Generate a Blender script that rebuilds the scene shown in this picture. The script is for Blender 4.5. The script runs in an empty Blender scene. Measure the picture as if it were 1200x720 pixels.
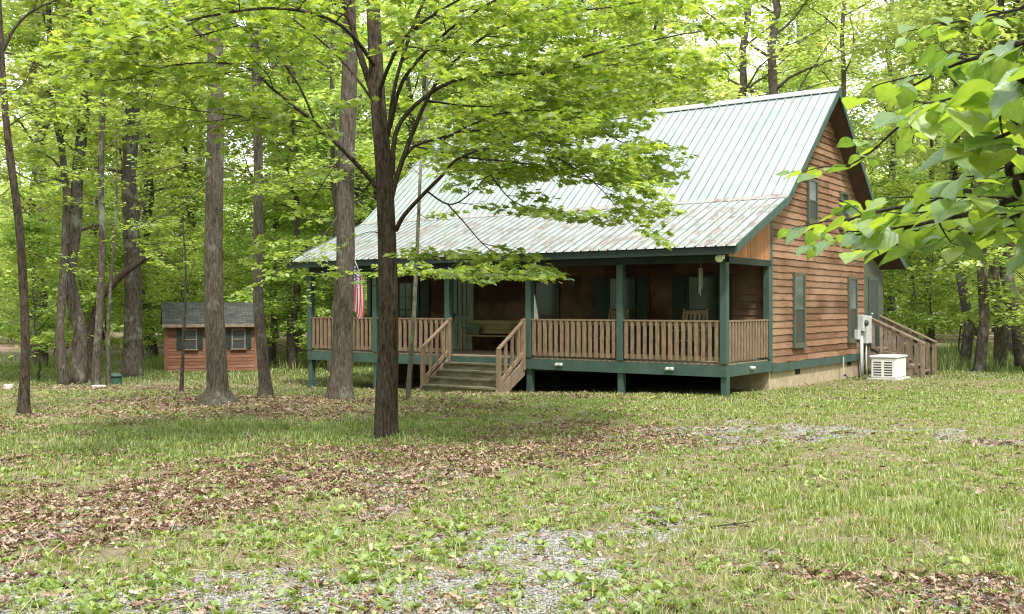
import bpy, math, random
import numpy as np
from mathutils import Vector, Matrix

C = bpy.context.scene.collection
R = math.radians

# ------------------------------------------------------------------ camera
FPX = 1190.0
cam_d = bpy.data.cameras.new('camera'); cam = bpy.data.objects.new('camera', cam_d); C.objects.link(cam)
cam.location = (0, 0, 1.85); cam.rotation_euler = (R(90), 0, 0)
cam_d.sensor_width = 36.0; cam_d.lens = 36.0 * FPX / 1200.0
cam_d.clip_start = 0.1; cam_d.clip_end = 3000
cam_d.dof.use_dof = True; cam_d.dof.focus_distance = 17.0; cam_d.dof.aperture_fstop = 14.0
bpy.context.scene.camera = cam

# ------------------------------------------------------------------ light
SUN_EL, SUN_AZ = R(58), R(158)      # azimuth measured from +Y (view direction) clockwise towards +X
world = bpy.data.worlds.new('World'); bpy.context.scene.world = world
world.use_nodes = True
nt = world.node_tree; nt.nodes.clear()
wo = nt.nodes.new('ShaderNodeOutputWorld'); bg = nt.nodes.new('ShaderNodeBackground')
sky = nt.nodes.new('ShaderNodeTexSky'); sky.sky_type = 'NISHITA'; sky.sun_disc = False
sky.sun_elevation = SUN_EL; sky.sun_rotation = SUN_AZ
sky.air_density = 1.0; sky.dust_density = 3.0; sky.ozone_density = 1.0
# thin high cloud: whitens the sky in soft sheets
tc = nt.nodes.new('ShaderNodeTexCoord'); mp = nt.nodes.new('ShaderNodeMapping'); mp.inputs['Scale'].default_value = (1, 1, 2.5)
nz = nt.nodes.new('ShaderNodeTexNoise'); nz.inputs['Scale'].default_value = 2.2; nz.inputs['Detail'].default_value = 5
rp = nt.nodes.new('ShaderNodeMapRange'); rp.inputs[1].default_value = .3; rp.inputs[2].default_value = .6
rp.inputs[3].default_value = .55; rp.inputs[4].default_value = .95
mx = nt.nodes.new('ShaderNodeMix'); mx.data_type = 'RGBA'
mx.inputs[7].default_value = (9.0, 9.3, 9.6, 1)
nt.links.new(tc.outputs['Generated'], mp.inputs[0]); nt.links.new(mp.outputs[0], nz.inputs['Vector'])
nt.links.new(nz.outputs['Fac'], rp.inputs[0]); nt.links.new(rp.outputs[0], mx.inputs[0])
nt.links.new(sky.outputs[0], mx.inputs[6]); nt.links.new(mx.outputs[2], bg.inputs[0])
bg.inputs[1].default_value = 0.145
nt.links.new(bg.outputs[0], wo.inputs[0])

sd = bpy.data.lights.new('sun', 'SUN'); sd.energy = 2.7; sd.angle = R(6); sd.color = (1.0, .95, .86)
sun = bpy.data.objects.new('sun', sd); C.objects.link(sun)
sdir = Vector((math.sin(SUN_AZ) * math.cos(SUN_EL), math.cos(SUN_AZ) * math.cos(SUN_EL), math.sin(SUN_EL)))
sun.rotation_euler = sdir.to_track_quat('Z', 'Y').to_euler()

vs = bpy.context.scene.view_settings
vs.view_transform = 'Standard'; vs.look = 'None'; vs.gamma = 1; vs.use_curve_mapping = False
vs.exposure = 1.08
cy = bpy.context.scene.cycles
cy.max_bounces = 7; cy.diffuse_bounces = 4; cy.glossy_bounces = 2; cy.transmission_bounces = 5; cy.transparent_max_bounces = 6
cy.use_denoising = True; cy.filter_width = 1.15; cy.volume_bounces = 1

# ------------------------------------------------------------------ materials
def new_mat(name):
    m = bpy.data.materials.new(name); m.use_nodes = True
    n = m.node_tree.nodes; b = n['Principled BSDF']
    return m, n, m.node_tree.links, b

def ramp(n, stops):
    r = n.new('ShaderNodeValToRGB'); e = r.color_ramp.elements
    e[0].position, e[0].color = stops[0][0], (*stops[0][1], 1)
    e[1].position, e[1].color = stops[-1][0], (*stops[-1][1], 1)
    for p, c in stops[1:-1]:
        x = e.new(p); x.color = (*c, 1)
    return r

def noise(n, l, coord, scale, detail=4, stretch=(1, 1, 1), rough=.6):
    m = n.new('ShaderNodeMapping'); m.inputs['Scale'].default_value = stretch
    t = n.new('ShaderNodeTexNoise'); t.inputs['Scale'].default_value = scale
    t.inputs['Detail'].default_value = detail; t.inputs['Roughness'].default_value = rough
    l.new(coord, m.inputs[0]); l.new(m.outputs[0], t.inputs['Vector'])
    return t.outputs['Fac']

def mixc(n, l, fac, a, b, mode='MIX'):
    x = n.new('ShaderNodeMix'); x.data_type = 'RGBA'; x.blend_type = mode
    for s, v in ((0, fac), (6, a), (7, b)):
        if isinstance(v, (int, float)): x.inputs[s].default_value = v
        elif isinstance(v, tuple): x.inputs[s].default_value = (*v, 1)
        else: l.new(v, x.inputs[s])
    return x.outputs[2]

def surf(name, stops, scale=6, stretch=(1, 1, 1), rough=.7, bump=.3, bdist=.01, island=0., spec=.3, detail=5, coord='Object', metallic=0):
    """noise-mottled surface; 'island' shifts the brightness of every separate board / piece"""
    m, n, l, b = new_mat(name)
    t = n.new('ShaderNodeTexCoord').outputs[coord]
    f = noise(n, l, t, scale, detail, stretch)
    r = ramp(n, stops); l.new(f, r.inputs[0]); col = r.outputs[0]
    if island:
        g = n.new('ShaderNodeNewGeometry')
        h = n.new('ShaderNodeHueSaturation'); mr = n.new('ShaderNodeMapRange')
        mr.inputs[3].default_value = 1 - island; mr.inputs[4].default_value = 1 + island
        l.new(g.outputs['Random Per Island'], mr.inputs[0]); l.new(mr.outputs[0], h.inputs['Value'])
        l.new(col, h.inputs['Color']); col = h.outputs[0]
    l.new(col, b.inputs['Base Color'])
    b.inputs['Roughness'].default_value = rough; b.inputs['Specular IOR Level'].default_value = spec
    b.inputs['Metallic'].default_value = metallic
    if bump:
        bp = n.new('ShaderNodeBump'); bp.inputs['Strength'].default_value = bump; bp.inputs['Distance'].default_value = bdist
        l.new(f, bp.inputs['Height']); l.new(bp.outputs[0], b.inputs['Normal'])
    return m

def leaf_mat(name, stops, trans=.45, tcol=(1.9, 1.75, .9), gloss=.12, objvar=.0, rough=.5):
    m, n, l, b = new_mat(name)
    g = n.new('ShaderNodeNewGeometry'); r = ramp(n, stops)
    l.new(g.outputs['Random Per Island'], r.inputs[0])
    col = r.outputs[0]
    if objvar:
        oi = n.new('ShaderNodeObjectInfo'); mr = n.new('ShaderNodeMapRange')
        mr.inputs[3].default_value = 1 - objvar; mr.inputs[4].default_value = 1 + objvar
        h = n.new('ShaderNodeHueSaturation')
        l.new(oi.outputs['Random'], mr.inputs[0]); l.new(mr.outputs[0], h.inputs['Value'])
        mr2 = n.new('ShaderNodeMapRange'); mr2.inputs[3].default_value = .485; mr2.inputs[4].default_value = .525
        ml = n.new('ShaderNodeMath'); ml.operation = 'MULTIPLY'; ml.inputs[1].default_value = 7.31
        fr = n.new('ShaderNodeMath'); fr.operation = 'FRACT'
        l.new(oi.outputs['Random'], ml.inputs[0]); l.new(ml.outputs[0], fr.inputs[0]); l.new(fr.outputs[0], mr2.inputs[0])
        l.new(mr2.outputs[0], h.inputs['Hue'])
        l.new(col, h.inputs['Color']); col = h.outputs[0]
    d = n.new('ShaderNodeBsdfDiffuse'); t = n.new('ShaderNodeBsdfTranslucent'); gl = n.new('ShaderNodeBsdfGlossy')
    gl.inputs['Roughness'].default_value = rough; gl.inputs['Color'].default_value = (.8, .85, .85, 1)
    l.new(col, d.inputs[0])
    tc_ = mixc(n, l, 1.0, col, tcol, 'MULTIPLY'); l.new(tc_, t.inputs[0])
    m1 = n.new('ShaderNodeMixShader'); m1.inputs[0].default_value = trans
    l.new(d.outputs[0], m1.inputs[1]); l.new(t.outputs[0], m1.inputs[2])
    m2 = n.new('ShaderNodeMixShader'); m2.inputs[0].default_value = gloss
    l.new(m1.outputs[0], m2.inputs[1]); l.new(gl.outputs[0], m2.inputs[2])
    n.remove(b); l.new(m2.outputs[0], n['Material Output'].inputs[0])
    return m

def plain(name, c, rough=.5, metallic=0, spec=.5):
    m, n, l, b = new_mat(name)
    b.inputs['Base Color'].default_value = (*c, 1); b.inputs['Roughness'].default_value = rough
    b.inputs['Metallic'].default_value = metallic; b.inputs['Specular IOR Level'].default_value = spec
    return m

def bark(name, dark, light, scale=9, lichen=None, amt=.62, st=(2.2, 2.2, .45)):
    m, n, l, b = new_mat(name)
    t = n.new('ShaderNodeTexCoord').outputs['Object']
    f = noise(n, l, t, scale, 8, st, .82)
    r = ramp(n, [(.40, dark), (.60, light)]); l.new(f, r.inputs[0]); col = r.outputs[0]
    if lichen:
        f2 = noise(n, l, t, 2.6, 5, (1, 1, .7), .7)
        r2 = ramp(n, [(amt - .06, (0, 0, 0)), (amt + .04, (1, 1, 1))]); l.new(f2, r2.inputs[0])
        col = mixc(n, l, r2.outputs[0], col, lichen)
    l.new(col, b.inputs['Base Color']); b.inputs['Roughness'].default_value = .9; b.inputs['Specular IOR Level'].default_value = .15
    bp = n.new('ShaderNodeBump'); bp.inputs['Strength'].default_value = 1.0; bp.inputs['Distance'].default_value = .06
    l.new(f, bp.inputs['Height']); l.new(bp.outputs[0], b.inputs['Normal'])
    return m

M = {}
M['bark_dark'] = bark('bark_dark', (.020, .016, .012), (.135, .105, .08), 13)
M['bark_grey'] = bark('bark_grey', (.045, .037, .03), (.19, .16, .13), 13, (.23, .22, .18), .62)
M['bark_pale'] = bark('bark_pale', (.07, .06, .05), (.24, .215, .18), 14, (.30, .31, .25), .55)
M['bark_far'] = bark('bark_far', (.035, .029, .024), (.15, .125, .10), 9, (.20, .21, .16), .58)
YG = [(0, (.23, .29, .085)), (.35, (.34, .41, .12)), (.7, (.43, .50, .165)), (1, (.56, .61, .27))]
M['leaf_far'] = leaf_mat('leaf_far', YG, .5, (1.6, 1.58, 1.0), .06, .22)
M['leaf_under'] = leaf_mat('leaf_under', [(0, (.20, .28, .065)), (.4, (.30, .39, .09)), (.8, (.41, .50, .13)), (1, (.53, .60, .22))], .52, (1.5, 1.45, .9), .07, .18)
M['leaf_maple'] = leaf_mat('leaf_maple', [(0, (.13, .20, .03)), (.4, (.20, .29, .045)), (.8, (.30, .39, .065)), (1, (.42, .50, .12))], .48, (1.7, 1.65, .8), .10)
M['leaf_redbud'] = leaf_mat('leaf_redbud', [(0, (.08, .16, .03)), (.5, (.14, .24, .04)), (1, (.26, .37, .06))], .5, (2.1, 1.9, .7), .09, rough=.4)
def add_veins(m):
    n = m.node_tree.nodes; l = m.node_tree.links
    uv = n.new('ShaderNodeTexCoord').outputs['UV']; sp = n.new('ShaderNodeSeparateXYZ'); l.new(uv, sp.inputs[0])
    def mt(op, a, c=0.0, d=None):
        x = n.new('ShaderNodeMath'); x.operation = op
        for i, v in enumerate((a, c, d)):
            if v is None: continue
            if isinstance(v, (int, float)): x.inputs[i].default_value = v
            else: l.new(v, x.inputs[i])
        return x.outputs[0]
    au = mt('ABSOLUTE', sp.outputs[0])
    side = mt('ABSOLUTE', mt('SUBTRACT', mt('FRACT', mt('MULTIPLY', mt('SUBTRACT', sp.outputs[1], mt('MULTIPLY', au, .8)), 6.0)), .5))
    vs_ = mt('LESS_THAN', side, .07); vm = mt('LESS_THAN', au, .018)
    vein = mt('MAXIMUM', vm, mt('MULTIPLY', vs_, .6))
    blotch = noise(n, l, n.new('ShaderNodeTexCoord').outputs['Object'], 26, 4)
    bl = ramp(n, [(.3, (.72, .75, .7)), (.65, (1.15, 1.12, 1.1))]); l.new(blotch, bl.inputs[0])
    for d in [x for x in n if x.type in ('BSDF_DIFFUSE', 'BSDF_TRANSLUCENT')]:
        src = d.inputs[0].links[0].from_socket
        c = mixc(n, l, 1.0, src, bl.outputs[0], 'MULTIPLY')
        l.new(mixc(n, l, mt('MULTIPLY', vein, .4), c, (.34, .44, .16)), d.inputs[0])
    bp = n.new('ShaderNodeBump'); bp.inputs['Strength'].default_value = .2; bp.inputs['Distance'].default_value = .002; bp.invert = True
    l.new(mt('SUBTRACT', 1.0, side), bp.inputs['Height'])
    for d in [x for x in n if x.type in ('BSDF_DIFFUSE', 'BSDF_GLOSSY')]: l.new(bp.outputs[0], d.inputs['Normal'])
add_veins(M['leaf_redbud'])
M['leaf_scrub'] = leaf_mat('leaf_scrub', [(0, (.13, .18, .045)), (.5, (.20, .27, .06)), (1, (.32, .38, .10))], .45, (1.6, 1.6, .8), .06, .15)
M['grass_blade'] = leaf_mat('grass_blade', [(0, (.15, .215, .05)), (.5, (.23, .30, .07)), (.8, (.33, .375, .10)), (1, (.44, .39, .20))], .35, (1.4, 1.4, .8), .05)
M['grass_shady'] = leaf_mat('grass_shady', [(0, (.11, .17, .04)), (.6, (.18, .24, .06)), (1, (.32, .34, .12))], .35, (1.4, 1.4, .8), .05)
M['weed'] = leaf_mat('weed', [(0, (.14, .21, .05)), (.6, (.22, .30, .07)), (1, (.36, .43, .11))], .4, (1.6, 1.5, .8), .06)
M['dead_leaf'] = leaf_mat('dead_leaf', [(0, (.09, .045, .03)), (.35, (.19, .105, .07)), (.7, (.31, .20, .14)), (1, (.47, .36, .27))], .15, (1, .9, .8), .05)
M['straw'] = leaf_mat('straw', [(0, (.22, .18, .10)), (1, (.44, .38, .24))], .2, (1, 1, 1), .05)
M['stone'] = surf('gravel_stone', [(.3, (.18, .17, .16)), (.7, (.36, .345, .325))], 3, island=.35, bump=.0, rough=.85)

# cabin
M['siding'] = None
def siding_mat(name, a, b_, c):
    m, n, l, b = new_mat(name)
    t = n.new('ShaderNodeTexCoord').outputs['Object']
    g = n.new('ShaderNodeNewGeometry')
    r = ramp(n, [(0, a), (.5, b_), (1, c)]); l.new(g.outputs['Random Per Island'], r.inputs[0])
    f = noise(n, l, t, 4, 6, (.5, .5, 9), .65)
    r2 = ramp(n, [(.3, (.62, .6, .58)), (.55, (1, 1, 1)), (.75, (1.25, 1.22, 1.18))]); l.new(f, r2.inputs[0])
    col = mixc(n, l, 1.0, r.outputs[0], r2.outputs[0], 'MULTIPLY')
    f3 = noise(n, l, t, .55, 4, (1, 1, 1), .6)
    r3 = ramp(n, [(.45, (0, 0, 0)), (.7, (1, 1, 1))]); l.new(f3, r3.inputs[0])
    fade = mixc(n, l, .35, col, (.42, .29, .20))
    col = mixc(n, l, r3.outputs[0], col, fade)
    # knots
    v = n.new('ShaderNodeTexVoronoi'); v.inputs['Scale'].default_value = 2.3; l.new(t, v.inputs['Vector'])
    r4 = ramp(n, [(.05, (1, 1, 1)), (.09, (0, 0, 0))]); l.new(v.outputs['Distance'], r4.inputs[0])
    col = mixc(n, l, r4.outputs[0], col, (.10, .045, .025))
    l.new(col, b.inputs['Base Color']); b.inputs['Roughness'].default_value = .75; b.inputs['Specular IOR Level'].default_value = .2
    bp = n.new('ShaderNodeBump'); bp.inputs['Strength'].default_value = .35; bp.inputs['Distance'].default_value = .01
    l.new(f, bp.inputs['Height']); l.new(bp.outputs[0], b.inputs['Normal'])
    return m
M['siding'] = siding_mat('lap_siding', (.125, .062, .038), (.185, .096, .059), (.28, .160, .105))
M['siding_shaded'] = siding_mat('porch_siding_shaded', (.035, .016, .013), (.05, .022, .017), (.065, .028, .021))  # darker copy of the lap siding, with the porch shade in its colour
M['shed_siding'] = siding_mat('shed_boards', (.13, .06, .036), (.175, .082, .048), (.22, .11, .07))
M['batten'] = surf('batten_boards', [(.3, (.30, .12, .055)), (.7, (.44, .20, .10))], 5, (2, 2, .4), island=.2)
M['green_trim'] = surf('green_trim', [(.3, (.035, .066, .056)), (.7, (.058, .096, .082))], 3, rough=.6, bump=.1, island=.06)
M['green_dark'] = surf('dark_green_trim', [(.3, (.012, .021, .018)), (.7, (.02, .033, .028))], 3, rough=.6, bump=.1)
M['olive'] = surf('olive_paint', [(.3, (.07, .075, .055)), (.7, (.10, .105, .075))], 3, rough=.7, bump=.1)
M['rail_wood'] = surf('rail_wood', [(.3, (.12, .082, .056)), (.7, (.245, .17, .115))], 5, (3, 3, 1), island=.22, rough=.85)
M['stair_wood'] = surf('stair_wood', [(.3, (.075, .065, .04)), (.55, (.14, .125, .08)), (.75, (.19, .19, .12))], 4, (1, 3, 3), island=.15, rough=.85)
M['grey_wood'] = surf('weathered_wood', [(.3, (.13, .095, .07)), (.7, (.26, .20, .15))], 5, (3, 3, 1), island=.2, rough=.85)
M['deck_wood'] = surf('deck_wood', [(.3, (.17, .13, .09)), (.7, (.30, .24, .17))], 5, (.5, 4, 1), island=.15, rough=.8)
M['block'] = surf('foundation_block', [(.3, (.30, .235, .16)), (.7, (.45, .37, .27))], 4, rough=.9, bump=.3)
M['black'] = plain('black_opening', (.01, .01, .01), .9)
M['glass'] = plain('window_glass', (.035, .05, .035), .12, 0, .35)
M['screen'] = plain('insect_screen', (.03, .035, .032), .55)
M['soffit'] = surf('soffit_board', [(.3, (.07, .045, .035)), (.7, (.10, .065, .05))], 4, rough=.8, bump=.1)
M['door_paint'] = surf('door_paint', [(.3, (.13, .15, .125)), (.7, (.19, .21, .18))], 3, rough=.5, bump=.02)
M['white'] = surf('white_enamel', [(.3, (.66, .67, .65)), (.7, (.78, .79, .77))], 3, rough=.45, bump=.02)
M['grey_metal'] = surf('grey_metal_paint', [(.3, (.36, .38, .37)), (.7, (.48, .50, .48))], 4, rough=.5, bump=.02)
M['dark_metal'] = plain('dark_metal', (.03, .032, .035), .5)
M['concrete'] = surf('concrete', [(.3, (.36, .35, .32)), (.7, (.52, .51, .47))], 8, rough=.9, bump=.2)
M['shingle'] = None
M['bench'] = surf('bench_wood', [(.3, (.16, .12, .06)), (.7, (.27, .21, .11))], 5, (1, 3, 3), island=.15)
M['cushion'] = surf('cushion_cloth', [(.3, (.06, .08, .05)), (.7, (.12, .14, .09))], 20, rough=.95)
M['green_plastic'] = surf('green_plastic', [(.3, (.02, .065, .05)), (.7, (.035, .09, .07))], 3, rough=.45, bump=.02)

def shingle_mat():
    m, n, l, b = new_mat('shingles')
    t = n.new('ShaderNodeTexCoord').outputs['UV']
    br = n.new('ShaderNodeTexBrick'); br.inputs['Scale'].default_value = 1
    br.inputs['Brick Width'].default_value = .26; br.inputs['Row Height'].default_value = .14; br.inputs['Mortar Size'].default_value = .012
    br.inputs['Color1'].default_value = (.03, .034, .034, 1); br.inputs['Color2'].default_value = (.065, .07, .066, 1); br.inputs['Mortar'].default_value = (.02, .02, .02, 1)
    l.new(t, br.inputs['Vector'])
    f = noise(n, l, t, 2.0, 5); r = ramp(n, [(.35, (.7, .7, .7)), (.7, (1.5, 1.5, 1.4))]); l.new(f, r.inputs[0])
    l.new(mixc(n, l, 1.0, br.outputs['Color'], r.outputs[0], 'MULTIPLY'), b.inputs['Base Color'])
    b.inputs['Roughness'].default_value = .95
    bp = n.new('ShaderNodeBump'); bp.inputs['Distance'].default_value = .01; bp.inputs['Strength'].default_value = .6
    l.new(br.outputs['Color'], bp.inputs['Height']); l.new(bp.outputs[0], b.inputs['Normal'])
    return m
M['shingle'] = shingle_mat()

def roof_mat():
    """faded pale green ribbed steel; rust and leaf stain towards the eaves and along the pitch break"""
    m, n, l, b = new_mat('ribbed_metal')
    tc_ = n.new('ShaderNodeTexCoord'); t = tc_.outputs['Object']
    f = noise(n, l, t, 1.3, 6, (1, 1, 1), .65)
    r = ramp(n, [(.3, (.22, .265, .255)), (.5, (.275, .315, .305)), (.7, (.32, .345, .34))]); l.new(f, r.inputs[0])
    f2 = noise(n, l, t, 3.2, 9, (1.6, .6, .6), .8)
    sep = n.new('ShaderNodeSeparateXYZ'); l.new(t, sep.inputs[0])
    # wear grows down the lower slope (z 4.2 -> 3.0)
    mr = n.new('ShaderNodeMapRange'); mr.inputs[1].default_value = 4.45; mr.inputs[2].default_value = 4.1
    mr.inputs[3].default_value = .0; mr.inputs[4].default_value = .13; l.new(sep.outputs[2], mr.inputs[0])
    ad = n.new('ShaderNodeMath'); ad.operation = 'ADD'; l.new(f2, ad.inputs[0]); l.new(mr.outputs[0], ad.inputs[1])
    r2 = ramp(n, [(.60, (0, 0, 0)), (.70, (1, 1, 1))]); l.new(ad.outputs[0], r2.inputs[0])
    f3 = noise(n, l, t, 7, 4); r3 = ramp(n, [(.3, (.11, .075, .06)), (.7, (.25, .20, .175))]); l.new(f3, r3.inputs[0])
    col = mixc(n, l, r2.outputs[0], r.outputs[0], r3.outputs[0])
    l.new(col, b.inputs['Base Color']); b.inputs['Roughness'].default_value = .6; b.inputs['Specular IOR Level'].default_value = .3
    return m
M['roof'] = roof_mat()
M['flashing'] = surf('flashing', [(.36, (.15, .09, .065)), (.46, (.25, .23, .21)), (.6, (.29, .31, .30))], 3, rough=.7, bump=0)
M['rib_shade'] = surf('rib_shade', [(.3, (.115, .14, .132)), (.7, (.22, .25, .24))], 2, rough=.6, bump=0)  # darker tone for the rib sides: rib shadow put into the colour

def flag_mat():
    """stripes along the fly, blue canton with rows of white stars, from the cloth's UV (u fly, v hoist)"""
    m, n, l, b = new_mat('flag_cloth')
    uv = n.new('ShaderNodeTexCoord').outputs['UV']; s = n.new('ShaderNodeSeparateXYZ'); l.new(uv, s.inputs[0])
    def mth(op, a, c=None):
        x = n.new('ShaderNodeMath'); x.operation = op
        for i, v in enumerate((a, c)):
            if v is None: continue
            if isinstance(v, (int, float)): x.inputs[i].default_value = v
            else: l.new(v, x.inputs[i])
        return x.outputs[0]
    st = mth('GREATER_THAN', mth('MODULO', mth('MULTIPLY', s.outputs[1], 13.0), 2.0), 1.0)
    col = mixc(n, l, st, (.34, .03, .045), (.40, .36, .355))
    can = mth('MULTIPLY', mth('LESS_THAN', s.outputs[0], .40), mth('GREATER_THAN', s.outputs[1], .4615))
    fu = mth('SUBTRACT', mth('FRACT', mth('MULTIPLY', s.outputs[0], 6 / .40)), .5)
    fv = mth('SUBTRACT', mth('FRACT', mth('MULTIPLY', mth('SUBTRACT', s.outputs[1], .4615), 5 / .5385)), .5)
    dd = mth('SQRT', mth('ADD', mth('MULTIPLY', fu, fu), mth('MULTIPLY', fv, fv)))
    star = mth('LESS_THAN', dd, .27)
    blue = mixc(n, l, star, (.02, .03, .12), (.75, .75, .75))
    l.new(mixc(n, l, can, col, blue), b.inputs['Base Color']); b.inputs['Roughness'].default_value = .85
    return m
M['flag'] = flag_mat()

# ------------------------------------------------------------------ geometry helpers
class MB:
    def __init__(s): s.v = []; s.f = []; s.uv = None
    def quad(s, a, b, c, d):
        i = len(s.v); s.v += [tuple(a), tuple(b), tuple(c), tuple(d)]; s.f.append((i, i + 1, i + 2, i + 3))
    def poly(s, pts):
        i = len(s.v); s.v += [tuple(p) for p in pts]; s.f.append(tuple(range(i, i + len(pts))))
    def prism(s, pts, off):
        """closed solid: polygon pts pushed by off"""
        o = Vector(off); i = len(s.v); n = len(pts)
        s.v += [tuple(p) for p in pts] + [tuple(Vector(p) + o) for p in pts]
        s.f.append(tuple(range(i, i + n))); s.f.append(tuple(range(i + 2 * n - 1, i + n - 1, -1)))
        for k in range(n):
            j = (k + 1) % n; s.f.append((i + k, i + n + k, i + n + j, i + j))
    def box(s, x0, x1, y0, y1, z0, z1):
        s.prism([(x0, y0, z0), (x1, y0, z0), (x1, y1, z0), (x0, y1, z0)], (0, 0, z1 - z0))
    def beam(s, p, q, w, h, up=(0, 0, 1)):
        p = Vector(p); q = Vector(q); d = (q - p).normalized(); u = Vector(up)
        sd_ = d.cross(u)
        if sd_.length < 1e-3: sd_ = d.cross(Vector((1, 0, 0)))
        sd_.normalize(); n_ = sd_.cross(d)
        a = [p + sd_ * (w / 2) * i + n_ * (h / 2) * j for i, j in ((-1, -1), (1, -1), (1, 1), (-1, 1))]
        s.prism(a, q - p)
    def tube(s, pts, rad, n=8, cap=True):
        pts = [Vector(p) for p in pts]; i0 = len(s.v); m = len(pts)
        ref = Vector((1, 0, 0)) if abs((pts[-1] - pts[0]).normalized().x) < .8 else Vector((0, 1, 0))
        for k, p in enumerate(pts):
            d = (pts[min(k + 1, m - 1)] - pts[max(k - 1, 0)]).normalized()
            a = d.cross(ref).normalized(); b = a.cross(d); r = rad[k] if hasattr(rad, '__len__') else rad
            for j in range(n):
                t = 2 * math.pi * j / n; w = a * math.cos(t) * r + b * math.sin(t) * r
                s.v.append((p.x + w.x, p.y + w.y, p.z + w.z))
        for k in range(m - 1):
            for j in range(n):
                a = i0 + k * n + j; b = i0 + k * n + (j + 1) % n
                s.f.append((a, b, b + n, a + n))
        if cap:
            s.f.append(tuple(i0 + j for j in reversed(range(n)))); s.f.append(tuple(i0 + (m - 1) * n + j for j in range(n)))
    def lathe(s, prof, n=16, c=(0, 0, 0)):
        i0 = len(s.v)
        for r, z in prof:
            for j in range(n):
                t = 2 * math.pi * j / n; s.v.append((c[0] + r * math.cos(t), c[1] + r * math.sin(t), c[2] + z))
        for k in range(len(prof) - 1):
            for j in range(n):
                a = i0 + k * n + j; b = i0 + k * n + (j + 1) % n; s.f.append((a, b, b + n, a + n))
        s.f.append(tuple(i0 + j for j in reversed(range(n)))); s.f.append(tuple(i0 + (len(prof) - 1) * n + j for j in range(n)))
    def build(s, name, mat, parent=None, smooth=False, bevel=0):
        me = bpy.data.meshes.new(name); me.from_pydata(s.v, [], s.f); me.update()
        if s.uv:
            ul = me.uv_layers.new(name='UVMap')
            for lp in me.loops: ul.data[lp.index].uv = s.uv[lp.vertex_index]
        me.materials.append(M[mat] if isinstance(mat, str) else mat)
        if smooth: me.shade_smooth()
        o = bpy.data.objects.new(name, me); C.objects.link(o); o.parent = parent
        if bevel:
            b = o.modifiers.new('bevel', 'BEVEL'); b.width = bevel; b.segments = 2; b.limit_method = 'ANGLE'
        return o

def tag(o, label, cat, group=None):
    o['label'] = label; o['category'] = cat
    if group: o['group'] = group
    return o
def thing(name, label, cat, loc=(0, 0, 0), rotz=0, group=None):
    o = bpy.data.objects.new(name, None); C.objects.link(o); o.empty_display_size = .2
    o.location = loc; o.rotation_euler = (0, 0, rotz)
    return tag(o, label, cat, group)
def copy_tree(o, parent=None):
    c = o.copy(); C.objects.link(c); c.parent = parent
    for ch in o.children: copy_tree(ch, c)
    return c
def np_mesh(name, verts, faces, mat, parent=None, smooth=False, kind=None):
    """verts Nx3, faces Mxk array (uniform k)"""
    me = bpy.data.meshes.new(name); k = faces.shape[1]; nf = len(faces)
    me.vertices.add(len(verts)); me.vertices.foreach_set('co', np.ascontiguousarray(verts, dtype=np.float32).ravel())
    me.loops.add(nf * k); me.loops.foreach_set('vertex_index', faces.astype(np.int32).ravel())
    me.polygons.add(nf); me.polygons.foreach_set('loop_start', (np.arange(nf) * k).astype(np.int32))
    me.update(calc_edges=True)
    me.materials.append(M[mat] if isinstance(mat, str) else mat)
    if smooth: me.shade_smooth()
    o = bpy.data.objects.new(name, me); C.objects.link(o); o.parent = parent
    if kind: o['kind'] = kind
    return o

# value noise
_rng = np.random.RandomState(7); _tab = _rng.rand(256, 256)
def vnoise(x, y):
    xi = np.floor(x).astype(int); yi = np.floor(y).astype(int); fx = x - xi; fy = y - yi
    fx = fx * fx * (3 - 2 * fx); fy = fy * fy * (3 - 2 * fy)
    g = lambda a, b: _tab[a & 255, b & 255]
    return (g(xi, yi) * (1 - fx) + g(xi + 1, yi) * fx) * (1 - fy) + (g(xi, yi + 1) * (1 - fx) + g(xi + 1, yi + 1) * fx) * fy
def fbm(x, y, s=1., o=4):
    t = 0; a = .5; n_ = 0
    for k in range(o):
        t = t + a * vnoise(x * s + 17 * k, y * s + 31 * k); n_ += a; a *= .5; s *= 2.03
    return t / n_
def sm(a, b, x):
    t = np.clip((np.asarray(x, float) - a) / (b - a), 0, 1); return t * t * (3 - 2 * t)

def ground_z(x, y):
    x = np.asarray(x, float); y = np.asarray(y, float)
    s = .38 * sm(19.5, 29, y) + .25 * sm(29, 46, y)
    w = .3 + .7 * sm(7, -1, x)
    near = .05 * (fbm(x, y, .35, 3) - .5) * sm(40, 10, y) + .03 * (fbm(x + 9, y, 1.3, 2) - .5)
    return -s * w + near
def gz(x, y): return float(ground_z(x, y))
def px(u, d): return (u - 600.0) / FPX * d

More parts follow.
